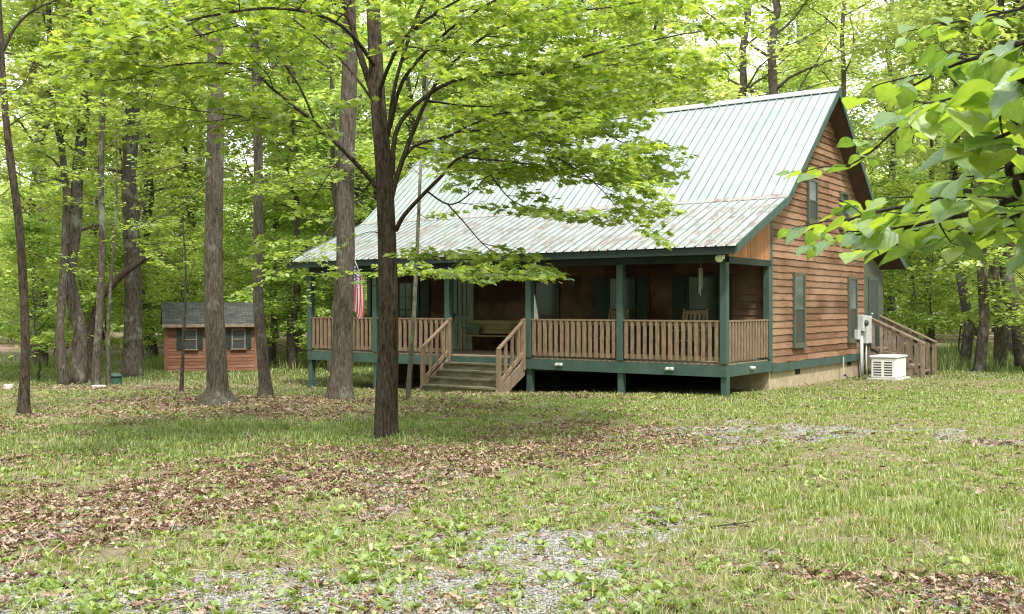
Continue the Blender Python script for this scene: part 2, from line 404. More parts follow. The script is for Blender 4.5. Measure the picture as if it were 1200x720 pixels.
# zones of the yard, in metres: gravel drive, leaf litter, grass
def gauss(x, y, cx, cy_, rx, ry, a=0):
    ca, sa = math.cos(a), math.sin(a); dx = x - cx; dy = y - cy_
    u = (dx * ca + dy * sa) / rx; v = (-dx * sa + dy * ca) / ry
    return np.exp(-(u * u + v * v))
def zones(x, y):
    n1 = fbm(x, y, .8, 4); n2 = fbm(x + 50, y - 20, 2.5, 3); n3 = fbm(x - 30, y + 70, .35, 3)
    # gravel drive: sweeps from the near left across the middle to the cabin's right
    n4 = fbm(x + 5, y + 3, 6.0, 2)
    g = gauss(x, y, -2.6, 6.6, 3.4, 1.9, .25) * .95 + gauss(x, y, .2, 6.6, 1.8, 1.6) * .6 + gauss(x, y, .4, 7.4, 1.3, 2.2) * .55 + gauss(x, y, 1.3, 11.0, 3.4, .9, .55) * .45 \
        + gauss(x, y, 4.2, 15.4, 3.2, 1.4) * .85 + gauss(x, y, 8, 15.0, 3, .6) * .3 + gauss(x, y, 3, 12.5, 2.5, 1.5) * .25
    gravel = sm(.30, .85, g * .62 + (n1 - .5) * 1.9 + (n2 - .5) * 1.5 + (n4 - .5) * .9) * .92
    L = gauss(x, y, -4.2, 8.8, 1.7, 1.6) * 1.0 + gauss(x, y, -.6, 12.8, 3.6, 1.4, .35) * .95 + gauss(x, y, -2.4, 10.6, 3.0, 1.4, .4) * .55 + gauss(x, y, -7, 14, 5, 4) * .35 \
        + gauss(x, y, 1.0, 15.2, 1.9, 1.9) * 1.0 + gauss(x, y, -6, 20.5, 6.5, 2.4) * 1.0 + gauss(x, y, -3, 18.3, 4.5, 1.4) * .75 + gauss(x, y, -13, 27, 10, 1.8) * 1.0 \
        + gauss(x, y, 2.2, 7.0, 1.0, .5) * .8 + gauss(x, y, 5.4, 9.4, 1.1, 1.9) * .8 + gauss(x, y, 3.4, 6.0, 1.2, .6) * .6 \
        + gauss(x, y, 7.2, 13.3, 1.5, .7) * .6 + gauss(x, y, 4, 20.5, 5, .7) * .35 + sm(40, 60, y) * .9 + .18 * (x < 0) + gauss(x, y, -3.0, 14.3, 5, 2.6) * .45
    litter = sm(.38, 1.05, L * .62 + .05 + (n1 - .5) * 1.5 + (n2 - .5) * 1.3 + (n3 - .5) * .5 + (n4 - .5) * .9) * (1 - .75 * gravel)
    G = .50 + gauss(x, y, -3.8, 14.5, 5.5, 2.6) * .32 + gauss(x, y, -1.4, 14.2, 1.5, .9) * .35 + gauss(x, y, 6, 19.5, 8, 2.6) * .5 + gauss(x, y, 4.5, 9.5, 2.6, 2.6) * .2
    grass = sm(.25, .95, G + (n2 - .5) * 1.2 + (n1 - .5) * 1.0 + (n4 - .5) * .9 - .25 * litter - .75 * gravel)
    return gravel, litter, grass

# ------------------------------------------------------------------ ground sheet
def axis(lo, a, b, hi, step, n_out):
    mid = np.arange(a, b + step * .5, step)
    k = np.linspace(0, 1, n_out + 1)[1:] ** 2.2
    return np.concatenate([(a - (a - lo) * k)[::-1], mid, b + (hi - b) * k])
gx = axis(-150, -15, 15, 150, .14, 24); gy = axis(-60, 3.5, 34, 160, .14, 30)
X, Y = np.meshgrid(gx, gy); Z = ground_z(X, Y)
nx, ny = len(gx), len(gy)
idx = np.arange(nx * ny).reshape(ny, nx)
F = np.stack([idx[:-1, :-1], idx[:-1, 1:], idx[1:, 1:], idx[1:, :-1]], -1).reshape(-1, 4)
def ground_mat():
    m, n, l, b = new_mat('yard_ground')
    t = n.new('ShaderNodeTexCoord').outputs['Object']
    at = n.new('ShaderNodeAttribute'); at.attribute_name = 'zone'; sp = n.new('ShaderNodeSeparateColor'); l.new(at.outputs['Color'], sp.inputs[0])
    fine = noise(n, l, t, 26, 5, (1, 1, 1), .7); mid = noise(n, l, t, 5, 5, (1, 1, 1), .65)
    r1 = ramp(n, [(.3, (.12, .10, .06)), (.7, (.26, .225, .14))]); l.new(mid, r1.inputs[0])            # soil and thatch
    rg = ramp(n, [(.35, (.10, .14, .04)), (.55, (.18, .215, .06)), (.7, (.29, .29, .12))]); l.new(fine, rg.inputs[0])
    rl = ramp(n, [(.3, (.10, .065, .045)), (.5, (.25, .17, .125)), (.7, (.46, .37, .29))]); l.new(fine, rl.inputs[0])
    v = n.new('ShaderNodeTexVoronoi'); v.inputs['Scale'].default_value = 42; l.new(t, v.inputs['Vector'])
    sc = n.new('ShaderNodeSeparateColor'); l.new(v.outputs['Color'], sc.inputs[0])
    rs = ramp(n, [(0, (.12, .115, .105)), (.5, (.25, .24, .225)), (1, (.41, .40, .38))]); l.new(sc.outputs[0], rs.inputs[0])
    def edge(fac, lo=.35, hi=.65):
        a = n.new('ShaderNodeMath'); a.operation = 'ADD'; l.new(fac, a.inputs[0])
        s_ = n.new('ShaderNodeMath'); s_.operation = 'MULTIPLY_ADD'; l.new(mid, s_.inputs[0]); s_.inputs[1].default_value = .8; s_.inputs[2].default_value = -.4
        l.new(s_.outputs[0], a.inputs[1])
        r_ = n.new('ShaderNodeMapRange'); r_.inputs[1].default_value = lo; r_.inputs[2].default_value = hi; l.new(a.outputs[0], r_.inputs[0]); return r_.outputs[0]
    col = mixc(n, l, edge(sp.outputs[2], .3, .8), r1.outputs[0], rg.outputs[0])
    col = mixc(n, l, edge(sp.outputs[1]), col, rl.outputs[0])
    col = mixc(n, l, edge(sp.outputs[0]), col, rs.outputs[0])
    l.new(col, b.inputs['Base Color']); b.inputs['Roughness'].default_value = .95; b.inputs['Specular IOR Level'].default_value = .1
    bp = n.new('ShaderNodeBump'); bp.inputs['Strength'].default_value = .8; bp.inputs['Distance'].default_value = .03
    l.new(fine, bp.inputs['Height']); l.new(bp.outputs[0], b.inputs['Normal'])
    return m
M['ground'] = ground_mat()
go = np_mesh('ground', np.stack([X, Y, Z], -1).reshape(-1, 3), F, 'ground', smooth=True, kind='structure')
zg, zl, zr = zones(X, Y)
ca = go.data.color_attributes.new('zone', 'FLOAT_COLOR', 'POINT')
ca.data.foreach_set('color', np.stack([zg, zl, zr, np.ones_like(zg)], -1).astype(np.float32).ravel())

# ------------------------------------------------------------------ the cabin
TH = R(-35.35); CX, CYY = 4.394, 21.0
cT, sT = math.cos(TH), math.sin(TH)
def hw(X_, Y_):                      # cabin frame -> world
    return CX + X_ * cT - Y_ * sT, CYY + X_ * sT + Y_ * cT
BAY = 2.44; XL = -5 * BAY; FW = 2.5; BW = 9.75; LB = 11.9
DT = .67; ZB = 4.22; ZR = 7.25; ZE = 3.0; YE = -.42; YR = 6.1
cab = thing('log_cabin', 'brown wood cabin with pale metal roof and long green-trimmed front porch', 'cabin', (CX, CYY, 0), TH)
rs = random.Random(4)
def lap(mb, P, u0f, u1f, z0, z1, step=.162, out=.032, seed=0, wv=.55):
    """lap boards with wavy lower edges; P(u,z,o) -> point; u0f/u1f give the ends at height z"""
    rr = random.Random(seed); z = z0
    while z < z1 - .02:
        zt = min(z + step + .01, z1); a, b = u0f(z), u1f(z); at_, bt = u0f(zt), u1f(zt)
        if b - a < .1: break
        u = a
        while u < b - .01:
            e = min(u + rr.uniform(2.2, 4.5), b)
            if b - e < .6: e = b
            n = max(2, int((e - u) / .16)); lo, hi, un = [], [], []
            ph = rr.uniform(0, 9); am = rr.uniform(.003, .011) * wv
            for k in range(n + 1):
                w = u + (e - u) * k / n
                t_ = (w - a) / (b - a); wt = min(max(at_ + (bt - at_) * t_, at_), bt)
                zz = z + am * math.sin(ph + w * 5.1) + am * .8 * math.sin(ph * 2 + w * 11.7) + rr.uniform(-.004, .004)
                lo.append(P(w, zz, out + rr.uniform(-.003, .003))); hi.append(P(wt, zt, .006)); un.append(P(w, zz + .006, -.005))
            i = len(mb.v); m_ = n + 1
            mb.v += [tuple(p) for p in lo + hi + un]
            for k in range(n):
                mb.f.append((i + k, i + k + 1, i + m_ + k + 1, i + m_ + k))
                mb.f.append((i + 2 * m_ + k, i + 2 * m_ + k + 1, i + k + 1, i + k))
            u = e
        z += step

def yroof(z, front=True):
    sl = (ZR - ZB) / (YR - FW)
    return FW + max(0, z - ZB) / sl if front else 2 * YR - FW - max(0, z - ZB) / sl
YBK = 2 * YR - FW          # mirror break line
core = MB()
pf = [(FW, DT - .25), (FW, ZB - .02), (YR, ZR - .05), (YBK, ZB - .02), (YBK, DT - .25)]
core.prism([(-.02, y, z) for y, z in pf], (XL + .04, 0, 0))
core.build('wall_core', 'soffit', cab)
w = MB(); lap(w, lambda u, z, o: (o, u, z), lambda z: yroof(z) + .02, lambda z: min(BW, yroof(z, False)) - .02, .56, ZR - .2, seed=1)
w.build('gable_wall', 'siding', cab)
w = MB(); lap(w, lambda u, z, o: (XL - o, u, z), lambda z: yroof(z) + .02, lambda z: min(BW, yroof(z, False)) - .02, .56, ZR - .2, seed=2)
w.build('gable_wall', 'siding', cab)
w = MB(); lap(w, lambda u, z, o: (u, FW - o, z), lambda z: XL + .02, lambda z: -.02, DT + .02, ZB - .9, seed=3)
w.build('porch_wall', 'siding_shaded', cab)
w = MB(); w.box(-.015, .05, FW - .1, FW + .07, .56, ZB - .05); w.box(-.12, -.015, FW - .05, FW - .002, DT, ZB - .9)
w.build('corner_board', 'green_trim', cab)
w = MB(); w.box(-.01, .055, FW + .07, BW, .36, .55); w.build('skirt_board', 'green_trim', cab)
# foundation with vents
w = MB(); w.box(-.23, -.03, FW + .04, BW - .03, -.6, .43); w.box(XL + .1, XL + .3, FW + .04, BW - .03, -.6, .43); w.box(XL + .3, -.23, BW - .23, BW - .03, -.6, .43)
w.box(-1.2, -.23, FW + .04, FW + .24, -.6, .43)
for k in range(18):   # block courses read from shallow joints
    pass
fo = w.build('foundation', 'block', cab)
for y, z in ((4.25, .22), (8.3, .24)):
    v_ = MB(); v_.box(-.035, -.022, y, y + .32, z, z + .15)
    for q in range(3): v_.box(-.03, -.012, y, y + .32, z + .02 + q * .045, z + .035 + q * .045)
    v_.build('vent', 'black', fo)

# rear lean-to with the side door
lt = MB(); lt.box(-4.5, -.06, BW + .01, LB, DT - .2, 2.85)
lt.prism([(-.06, BW + .01, 2.852), (-.06, LB, 2.852), (-.06, BW + .01, 3.75)], (-4.44, 0, 0))
lean = lt.build('side_entry_wall', 'olive', cab)
w = MB(); w.box(-.055, -.02, 10.35, 10.43, DT, 2.72); w.box(-.055, -.02, 11.2, 11.28, DT, 2.72); w.box(-.055, -.02, 10.43, 11.2, 2.63, 2.72)
dr = w.build('side_door', 'green_trim', cab)
w = MB(); w.box(-.054, -.03, 10.43, 11.2, DT + .01, 2.63); w.build('door_panel', 'screen', dr)
w = MB(); w.lathe([(.03, 0), (.035, .03), (.02, .05)], 8, (0, 0, 0)); h_ = w.build('handle', 'grey_metal', dr); h_.location = (-.01, 10.52, 1.65); h_.rotation_euler = (0, R(90), 0)

# main roof: ribbed sheets over a thin deck
XR0, XR1 = XL - .45, .45
prof = [(YE, ZE), (FW, ZB), (YR, ZR), (YBK, ZB), (2 * YR - YE, ZE)]
def roof_slope(p, q, name, mat='roof'):
    mb = MB(); p = Vector((0, *p)); q = Vector((0, *q)); d = (q - p).normalized(); nrm = Vector((1, 0, 0)).cross(d)
    if nrm.z < 0: nrm = -nrm
    xs = [XR0]; step = .2286; x = XR0 + .1
    while x < XR1 - .08: xs += [x - .020, x - .009, x + .009, x + .020]; x += step
    xs.append(XR1)
    hs = [0.0] + [0, .03, .03, 0] * ((len(xs) - 2) // 4) + [0.0]
    top = [[Vector((x_, 0, 0)) + e + nrm * (.10 + h) for x_, h in zip(xs, hs)] for e in (p - d * .03, q + d * .005)]
    i = len(mb.v); n = len(xs); mb.v += [tuple(v) for v in top[0] + top[1]]
    for k in range(n - 1): mb.f.append((i + k, i + k + 1, i + n + k + 1, i + n + k))
    o = mb.build(name, mat, cab); o.data.materials.append(M['rib_shade'])
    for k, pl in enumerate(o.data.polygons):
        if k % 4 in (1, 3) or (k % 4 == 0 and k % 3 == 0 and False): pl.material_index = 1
    return o, p, q, nrm
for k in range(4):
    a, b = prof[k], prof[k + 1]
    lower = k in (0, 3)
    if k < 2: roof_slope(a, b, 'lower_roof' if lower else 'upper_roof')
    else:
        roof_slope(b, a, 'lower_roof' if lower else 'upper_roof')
w = MB()
for y0, z0, sg in ((FW, ZB, 1), (YBK, ZB, -1)):
    w.prism([(XR0, y0 - sg * .10, z0 + .088), (XR0, y0 + sg * .06, z0 + .185), (XR0, y0 + sg * .06, z0 + .172), (XR0, y0 - sg * .10, z0 + .075)], (XR1 - XR0, 0, 0))
w.build('break_flashing', 'flashing', cab)
w = MB()
ins = [(y, z) for y, z in prof]
off = .095
outp = [(y, z + off) for y, z in prof]
for k in range(4):
    (y0, z0), (y1, z1) = prof[k], prof[k + 1]
    w.prism([(XR0 + .02, y0, z0), (XR0 + .02, y1, z1), (XR0 + .02, y1, z1 + .1), (XR0 + .02, y0, z0 + .1)], (XR1 - XR0 - .04, 0, 0))
w.build('roof_deck', 'soffit', cab)
for xx in (XR1, XR0 - .03):
    w = MB()
    for k in range(4):
        (y0, z0), (y1, z1) = prof[k], prof[k + 1]
        w.prism([(xx - .015, y0, z0 - .05), (xx - .015, y1, z1 - .05), (xx - .015, y1, z1 + .135), (xx - .015, y0, z0 + .125)], (.03, 0, 0))
    w.build('rake_trim', 'green_trim', cab)
w = MB(); w.prism([(XR0, YR - .17, ZR + .195 - .143), (XR0, YR, ZR + .195), (XR0, YR + .17, ZR + .195 - .143), (XR0, YR + .17, ZR + .18 - .143), (XR0, YR, ZR + .18), (XR0, YR - .17, ZR + .18 - .143)], (XR1 - XR0 + .02, 0, 0))
w.build('ridge_cap', 'roof', cab)
w = MB(); w.box(XR0 + .03, XR1 - .03, YE - .03, YE - .002, ZE - .08, ZE + .09); w.build('fascia', 'green_dark', cab)
# porch frame
w = MB(); w.box(XL, 0, -.07, .07, 2.78, 3.02); w.build('porch_beam', 'green_dark', cab)
w = MB(); w.box(XL, -.02, .07, FW - .01, 2.96, 2.98); w.build('porch_ceiling', 'soffit', cab)
w = MB(); w.box(-.07, .07, .08, FW - .06, 2.76, 2.90); w.build('porch_beam', 'green_dark', cab)
w = MB(); y = .10; sl = (ZB - ZE) / (FW - YE)
while y < FW - .1:
    zt = ZE + (y - YE) * sl - .01
    w.prism([(.02, y, 2.86), (.02, y + .135, 2.86), (.02, y + .135, zt + .135 * sl), (.02, y, zt)], (.03, 0, 0)); y += .145
w.build('batten_gable', 'batten', cab)
w = MB(); w.prism([(.0, .05, 2.87), (.0, FW - .1, 2.87), (.0, FW - .1, ZB - .1), (.0, .05, 3.15)], (.018, 0, 0)); w.build('gable_backing', 'soffit', cab)
# deck
dk = MB(); y = -.02
while y < FW - .1:
    dk.box(XL - .02, .03, y, y + .134, DT - .03, DT); y += .14
dk.build('deck_boards', 'deck_wood', cab)
w = MB(); w.box(XL - .02, .03, -.075, -.03, .40, DT - .035); w.build('rim_board', 'green_trim', cab)
w = MB(); w.box(.03, .07, -.075, FW, .40, DT - .035); w.build('rim_board', 'green_trim', cab)
w = MB(); w.box(XL - .06, XL - .02, -.075, FW, .40, DT - .035); w.build('rim_board', 'green_trim', cab)
w = MB()
for k in range(31): x = XL + .1 + k * .4; w.box(x, x + .04, 0, FW, .42, DT - .034)
w.build('joists', 'grey_wood', cab)
post = None
for k in range(6):
    X_ = -k * BAY; x_ = X_ - (.0 if k else .0)
    wx, wy = hw(X_, 0); zb = gz(wx, wy) - .1
    p_ = MB(); p_.box(X_ - .075, X_ + .075, -.075 - .002, .075, DT - .001, 2.78) ; po = p_.build('porch_post', 'green_trim', cab, bevel=.008)
    f_ = MB(); f_.box(X_ - .07, X_ + .07, -.03, .11, zb, .405); f_.build('pier_post', 'green_trim', cab, bevel=.006)
for X_ in (0, XL):
    p_ = MB(); p_.box(X_ - .07, X_ + .07, FW - .2, FW - .1, DT, 2.8); p_.build('porch_post', 'green_trim', cab, bevel=.006)
# railings
def railing(P, u0, u1, n):
    rl = MB(); a, b = P(u0), P(u1)
    rl.beam((a[0], a[1], DT + .885), (b[0], b[1], DT + .885), .13, .035)
    r_ = rl.build('railing', 'rail_wood', cab)
    s_ = MB(); s_.beam((a[0], a[1], DT + .82), (b[0], b[1], DT + .82), .04, .09); s_.beam((a[0], a[1], DT + .10), (b[0], b[1], DT + .10), .04, .09)
    s_.build('rail_beam', 'rail_wood', r_)
    base = None
    d = Vector((b[0] - a[0], b[1] - a[1], 0)).normalized(); nn = Vector((d.y, -d.x, 0))
    for k in range(n):
        t = (k + .5) / n; x_, y_ = a[0] + (b[0] - a[0]) * t, a[1] + (b[1] - a[1]) * t
        q = MB(); o_ = nn * .04; hw_ = rs.uniform(.036, .044)
        q.beam((x_ + o_.x, y_ + o_.y, DT + .05), (x_ + o_.x, y_ + o_.y, DT + .865), .036, hw_ * 2, d)
        q.build('baluster', 'rail_wood', r_)
for k in (0, 1, 3, 4):
    railing(lambda u: (u, 0), -(k + 1) * BAY + .08, -k * BAY - .08, 15 if k != 3 else 13)
railing(lambda u: (0, u), .08, FW - .2, 14)
railing(lambda u: (XL, u), .08, FW - .2, 14)
# porch stairs
SX0, SX1 = -3 * BAY + .1, -2 * BAY - .1
wx, wy = hw(-6.1, -.9); g0 = gz(wx, wy)
st = MB(); nst = 4; rise = (DT - g0) / (nst + 1)
for k in range(nst):
    zt = DT - rise * (k + 1); y1 = -.08 - .27 * k; 
    st.box(SX0 + .05, SX1 - .05, y1 - .29, y1, zt - .04, zt)
    st.box(SX0 + .05, SX1 - .05, y1 - .255, y1 - .225, zt - rise + .0, zt - .042)
stair = st.build('porch_stairs', 'stair_wood', cab)
w = MB(); w.box(SX0 + .05, SX1 - .05, -.11, -.078, DT - rise, DT - .04); w.build('top_riser', 'green_trim', stair)
for X_, s_ in ((SX0, 1), (SX1, -1)):
    w = MB(); w.prism([(X_ - .02, -.08, DT - .06), (X_ - .02, -.08, DT - .42), (X_ - .02, -.95, g0 - .05), (X_ - .02, -1.2, g0 - .05), (X_ - .02, -1.2, g0 + .10)], (.04, 0, 0))
    w.build('stringer', 'grey_wood', stair)
    w = MB()
    w.box(X_ - .045, X_ + .045, -1.14, -1.05, g0 - .08, g0 + 1.04)
    w.beam((X_, -.04, DT + .90), (X_, -1.12, g0 + 1.04), .09, .04)
    w.beam((X_, -.06, DT + .14), (X_, -1.08, g0 + .26), .04, .09)
    for q in range(1, 4):
        t = q / 4; w.box(X_ - .03, X_ + .03, -.06 - t * 1.02 - .025, -.06 - t * 1.02 + .025, DT + .1 + t * (g0 - DT + .16), DT + .88 + t * (g0 - DT + .12))
    w.box(X_ - .045, X_ + .045, -.17, -.085, DT - .3, DT + .9)
    w.build('handrail', 'rail_wood', stair)
# side stairs at the right, going down away from the gable
wx, wy = hw(1.6, 10.6); g1 = gz(wx, wy)
ss = MB(); ss.box(0, .35, 10.0, 11.25, DT - .05, DT)
n2 = 4; r2_ = (DT - g1) / (n2 + 1)
for k in range(n2): ss.box(.36 + .27 * k, .36 + .27 * k + .30, 10.03, 11.22, DT - r2_ * (k + 1) - .04, DT - r2_ * (k + 1))
ss.box(0.02, .33, 10.03, 11.2, DT - .2, DT - .052)
side = ss.build('side_stairs', 'grey_wood', cab)
for yy in (9.96, 11.28):
    w = MB(); w.prism([(.1, yy - .02, DT - .06), (.1, yy - .02, DT - .34), (1.3, yy - .02, g1 - .05), (1.55, yy - .02, g1 - .05), (1.55, yy - .02, g1 + .08)], (0, .04, 0)); w.build('stringer', 'grey_wood', side)
    w = MB()
    w.box(1.5, 1.6, yy - .05, yy + .05, g1 - .08, g1 + .92)
    w.box(.02, .11, yy - .045, yy + .045, .1, DT + .9)
    w.beam((.02, yy, DT + .92), (1.62, yy, g1 + .94), .14, .04)
    w.beam((.08, yy, DT + .82), (1.5, yy, g1 + .83), .04, .09); w.beam((.08, yy, DT + .10), (1.5, yy, g1 + .14), .04, .09)
    for q in range(6):
        t = (q + .5) / 6; x_ = .08 + 1.42 * t; w.box(x_ - .045, x_ + .045, yy - .045, yy - .015, DT + .06 + t * (g1 - DT), DT + .86 + t * (g1 - DT))
    w.box(.5, .58, yy - .04, yy + .04, -.4, DT - .3)
    w.build('handrail', 'grey_wood', side)

# windows
def window(P, u0, u1, z0, z1, shutters=False, frame_mat='green_trim', grid=False, bright=False, name='window'):
    """P(u,o,z) maps along wall / outwards / up"""
    t = .07
    def bx(mb, a, b, o0, o1, c, d):
        pts = [P(a, o0, c), P(b, o0, c), P(b, o0, d), P(a, o0, d)]
        off_ = Vector(P(a, o1, c)) - Vector(P(a, o0, c)); mb.prism(pts, off_)
    f = MB(); bx(f, u0, u0 + t, .0, .07, z0, z1); bx(f, u1 - t, u1, .0, .07, z0, z1); bx(f, u0 + t, u1 - t, .0, .07, z1 - t, z1)
    fo_ = f.build(name, frame_mat, cab)
    s_ = MB(); bx(s_, u0 - .03, u1 + .03, .0, .10, z0 - .05, z0); bx(s_, u0 + t, u1 - t, 0, .065, z0 + .001, z0 + t); s_.build('sill', frame_mat, fo_)
    g_ = MB(); zm = (z0 + z1) / 2; bx(g_, u0 + t, u1 - t, .035, .05, zm, z1 - t); g_.build('upper_pane', 'glass', fo_)
    g_ = MB(); bx(g_, u0 + t, u1 - t, .03, .045, z0 + t, zm); g_.build('lower_pane', 'glass' if bright else 'screen', fo_)
    m_ = MB(); bx(m_, u0 + t, u1 - t, .045, .06, zm - .02, zm + .02)
    if grid:
        for q in (1, 2): uu = u0 + t + (u1 - u0 - 2 * t) * q / 3; bx(m_, uu - .01, uu + .01, .048, .056, z0 + t, z1 - t)
        for zz in (z0 + (z1 - z0) * .3, z0 + (z1 - z0) * .72): bx(m_, u0 + t, u1 - t, .048, .055, zz - .01, zz + .01)
    m_.build('sash', frame_mat, fo_)
    if shutters:
        for a, b in ((u0 - .36, u0 - .02), (u1 + .02, u1 + .36)):
            h = MB(); bx(h, a, b, .03, .055, z0, z1)
            for q in range(int((z1 - z0) / .07)): bx(h, a + .04, b - .04, .055, .068, z0 + .03 + q * .07, z0 + .065 + q * .07)
            h.build('shutter', 'green_dark', fo_)
    return fo_
G = lambda u, o, z: (.01 + o, u, z)
window(G, 3.92, 4.69, .92, 2.68, frame_mat='olive')
window(G, 8.15, 8.9, .92, 2.68, frame_mat='olive')
window(G, 4.9, 5.6, 3.95, 5.03, frame_mat='olive')
window(G, 7.45, 8.15, 3.95, 4.95, frame_mat='olive')
FRT = lambda u, o, z: (u, FW - .01 - o, z)
window(FRT, -2.04, -1.26, .95, 2.62, True, 'green_dark', bright=True)
window(FRT, -4.19, -3.38, .95, 2.62, True, 'green_dark', bright=True)
window(FRT, -11.2, -10.35, .95, 2.6, True, 'green_dark', grid=True, bright=True)
window(FRT, -6.42, -5.62, .70, 2.55, False, 'soffit', bright=True, name='glass_door')
# white storm door
w = MB(); X0, X1 = -9.25, -8.4
w.box(X0, X0 + .1, FW - .09, FW - .03, DT, 2.72); w.box(X1 - .1, X1, FW - .09, FW - .03, DT, 2.72); w.box(X0 + .1, X1 - .1, FW - .09, FW - .03, 2.60, 2.72)
w.box(X0 + .1, X1 - .1, FW - .08, FW - .03, 1.50, 1.6); w.box(X0 + .1, X1 - .1, FW - .08, FW - .03, DT + .01, DT + .14)
for q in range(1, 4): w.box(X0 + .1 + .65 * q / 4 - .01, X0 + .1 + .65 * q / 4 + .01, FW - .075, FW - .055, DT + .14, 2.6)
sdor = w.build('storm_door', 'door_paint', cab)
w = MB(); w.box(X0 + .1, X1 - .1, FW - .055, FW - .045, DT + .14, 1.5); w.build('lower_panel', 'door_paint', sdor)
w = MB(); w.box(X0 + .1, X1 - .1, FW - .053, FW - .043, 1.6, 2.6); w.build('pane', 'glass', sdor)
w = MB(); w.box(X0 + .12, X0 + .16, FW - .12, FW - .08, 1.53, 1.66); w.build('handle', 'dark_metal', sdor)

# ------------------------------------------------------------------ things on and around the cabin
def onhouse(name, label, cat, X_, Y_, Z_, rz=0, group=None):
    x, y = hw(X_, Y_); return thing(name, label, cat, (x, y, Z_), TH + rz, group)
# deck lamps: oval bulkhead lights on the rim board
def deck_lamp(X_, Y_, rz, label):
    t = onhouse('deck_lamp', label, 'lamp', X_, Y_, .535, rz, 'small oval lamps on the porch rim')
    b = MB(); b.box(-.11, .11, -.02, 0, -.045, .045); b.build('base', 'grey_metal', t, bevel=.01); t.scale = (.8, .8, .8)
    for sx in (-.065, .065):
        b = MB(); b.tube([(sx, -.018, .0), (sx * 1.1, -.05, -.005), (sx * 1.2, -.09, -.015)], [.04, .05, .045], 12); b.build('lamp_head', 'grey_metal', t, smooth=True)
for a in ((-4.0, -.075, 0, 'small twin-headed lamp on the porch rim nearest the steps'), (-1.2, -.075, 0, 'small twin-headed lamp on the front porch rim beside the corner post'),
          (.07, 1.25, R(90), 'small twin-headed lamp on the short side rim under the slatted gable'), (-10.9, -.075, 0, 'small twin-headed lamp on the far end of the porch rim')):
    deck_lamp(*a)
t = onhouse('floodlight', 'small white floodlight at the top of the corner porch post', 'floodlight', 0, -.09, 2.88)
b = MB(); b.box(-.04, .04, -.03, 0.012, -.04, .04); b.build('base', 'white', t)
b = MB(); b.tube([(0, -.02, 0), (.0, -.08, -.01), (0, -.16, -.03), (0, -.2, -.04)], [.03, .06, .085, .08], 14); b.build('lamp_head', 'white', t, smooth=True)
# porch lantern on wall
t = onhouse('wall_lantern', 'dark lantern hanging high on the shaded porch wall', 'lantern', -5.1, FW - .02, 2.55)
b = MB(); b.box(-.05, .05, -.05, -.02, -.07, .07); b.build('base', 'dark_metal', t)
b = MB(); b.tube([(0, -.05, .03), (0, -.13, .05), (0, -.16, 0)], .012, 6); b.build('arm', 'dark_metal', t)
b = MB(); b.lathe([(.03, .0), (.07, -.03), (.055, -.2), (.03, -.22)], 8, (0, -.16, 0)); b.build('lamp_shade', 'dark_metal', t)
# wind chime cord
t = onhouse('wind_chime', 'thin pale wind chime hanging from the porch ceiling by the front window', 'wind chime', -.95, .9, 2.95)
b = MB(); b.tube([(0, 0, 0), (0, 0, -.25)], .004, 4); b.lathe([(.05, -.26), (.05, -.25)], 10); b.build('top_disc', 'grey_metal', t)
for q in range(5):
    an = q * 1.257; b = MB(); b.tube([(.035 * math.cos(an), .035 * math.sin(an), -.27), (.035 * math.cos(an), .035 * math.sin(an), -.65 - .05 * q)], .009, 6); b.build('chime_pipe', 'grey_metal', t)
# bench
t = onhouse('porch_bench', 'wooden porch bench with tall back against the wall by the storm door', 'bench', -7.4, 1.75, DT)
b = MB()
for q in range(4): b.box(-.95, .95, -.02 + q * .125, .095 + q * .125, .40, .43)
b.build('seat', 'bench', t)
b = MB()
for q in range(3): b.prism([(-.93, .47 + q * .02, .47 + q * .12), (.93, .47 + q * .02, .47 + q * .12), (.93, .485 + q * .02, .58 + q * .12), (-.93, .485 + q * .02, .58 + q * .12)], (0, .025, 0))
b.build('backrest', 'bench', t)
for x_ in (-.93, .87):
    for y_, h_ in ((0, .62), (.45, .86)):
        b = MB(); b.box(x_, x_ + .06, y_, y_ + .05, 0, h_ if y_ == 0 else .47); b.build('leg', 'bench', t)
    b = MB(); b.box(x_ - .01, x_ + .07, -.02, .5, .62, .65); b.build('armrest', 'bench', t)
def pillow(name, lab, X_, mat):
    t = onhouse(name, lab, 'cushion', X_, 2.05, DT + .58)
    b = MB(); n = 7
    for s_ in (-1, 1):
        i0 = len(b.v)
        for i in range(n):
            for j in range(n):
                u, v = i / (n - 1) * 2 - 1, j / (n - 1) * 2 - 1
                th = .07 * (1 - u ** 4) * (1 - v ** 4)
                b.v.append((u * .19 * (1 - .06 * v * v), s_ * th + v * .03, v * .17 * (1 - .06 * u * u)))
        for i in range(n - 1):
            for j in range(n - 1):
                q = i0 + i * n + j; b.f.append((q, q + 1, q + n + 1, q + n) if s_ < 0 else (q, q + n, q + n + 1, q + 1))
    b.build('cover', mat, t, smooth=True)
pillow('cushion', 'square green cushion at the left end of the porch bench', -8.1, 'cushion')
pillow('cushion', 'square dark cushion at the right end of the porch bench', -6.7, 'cushion')
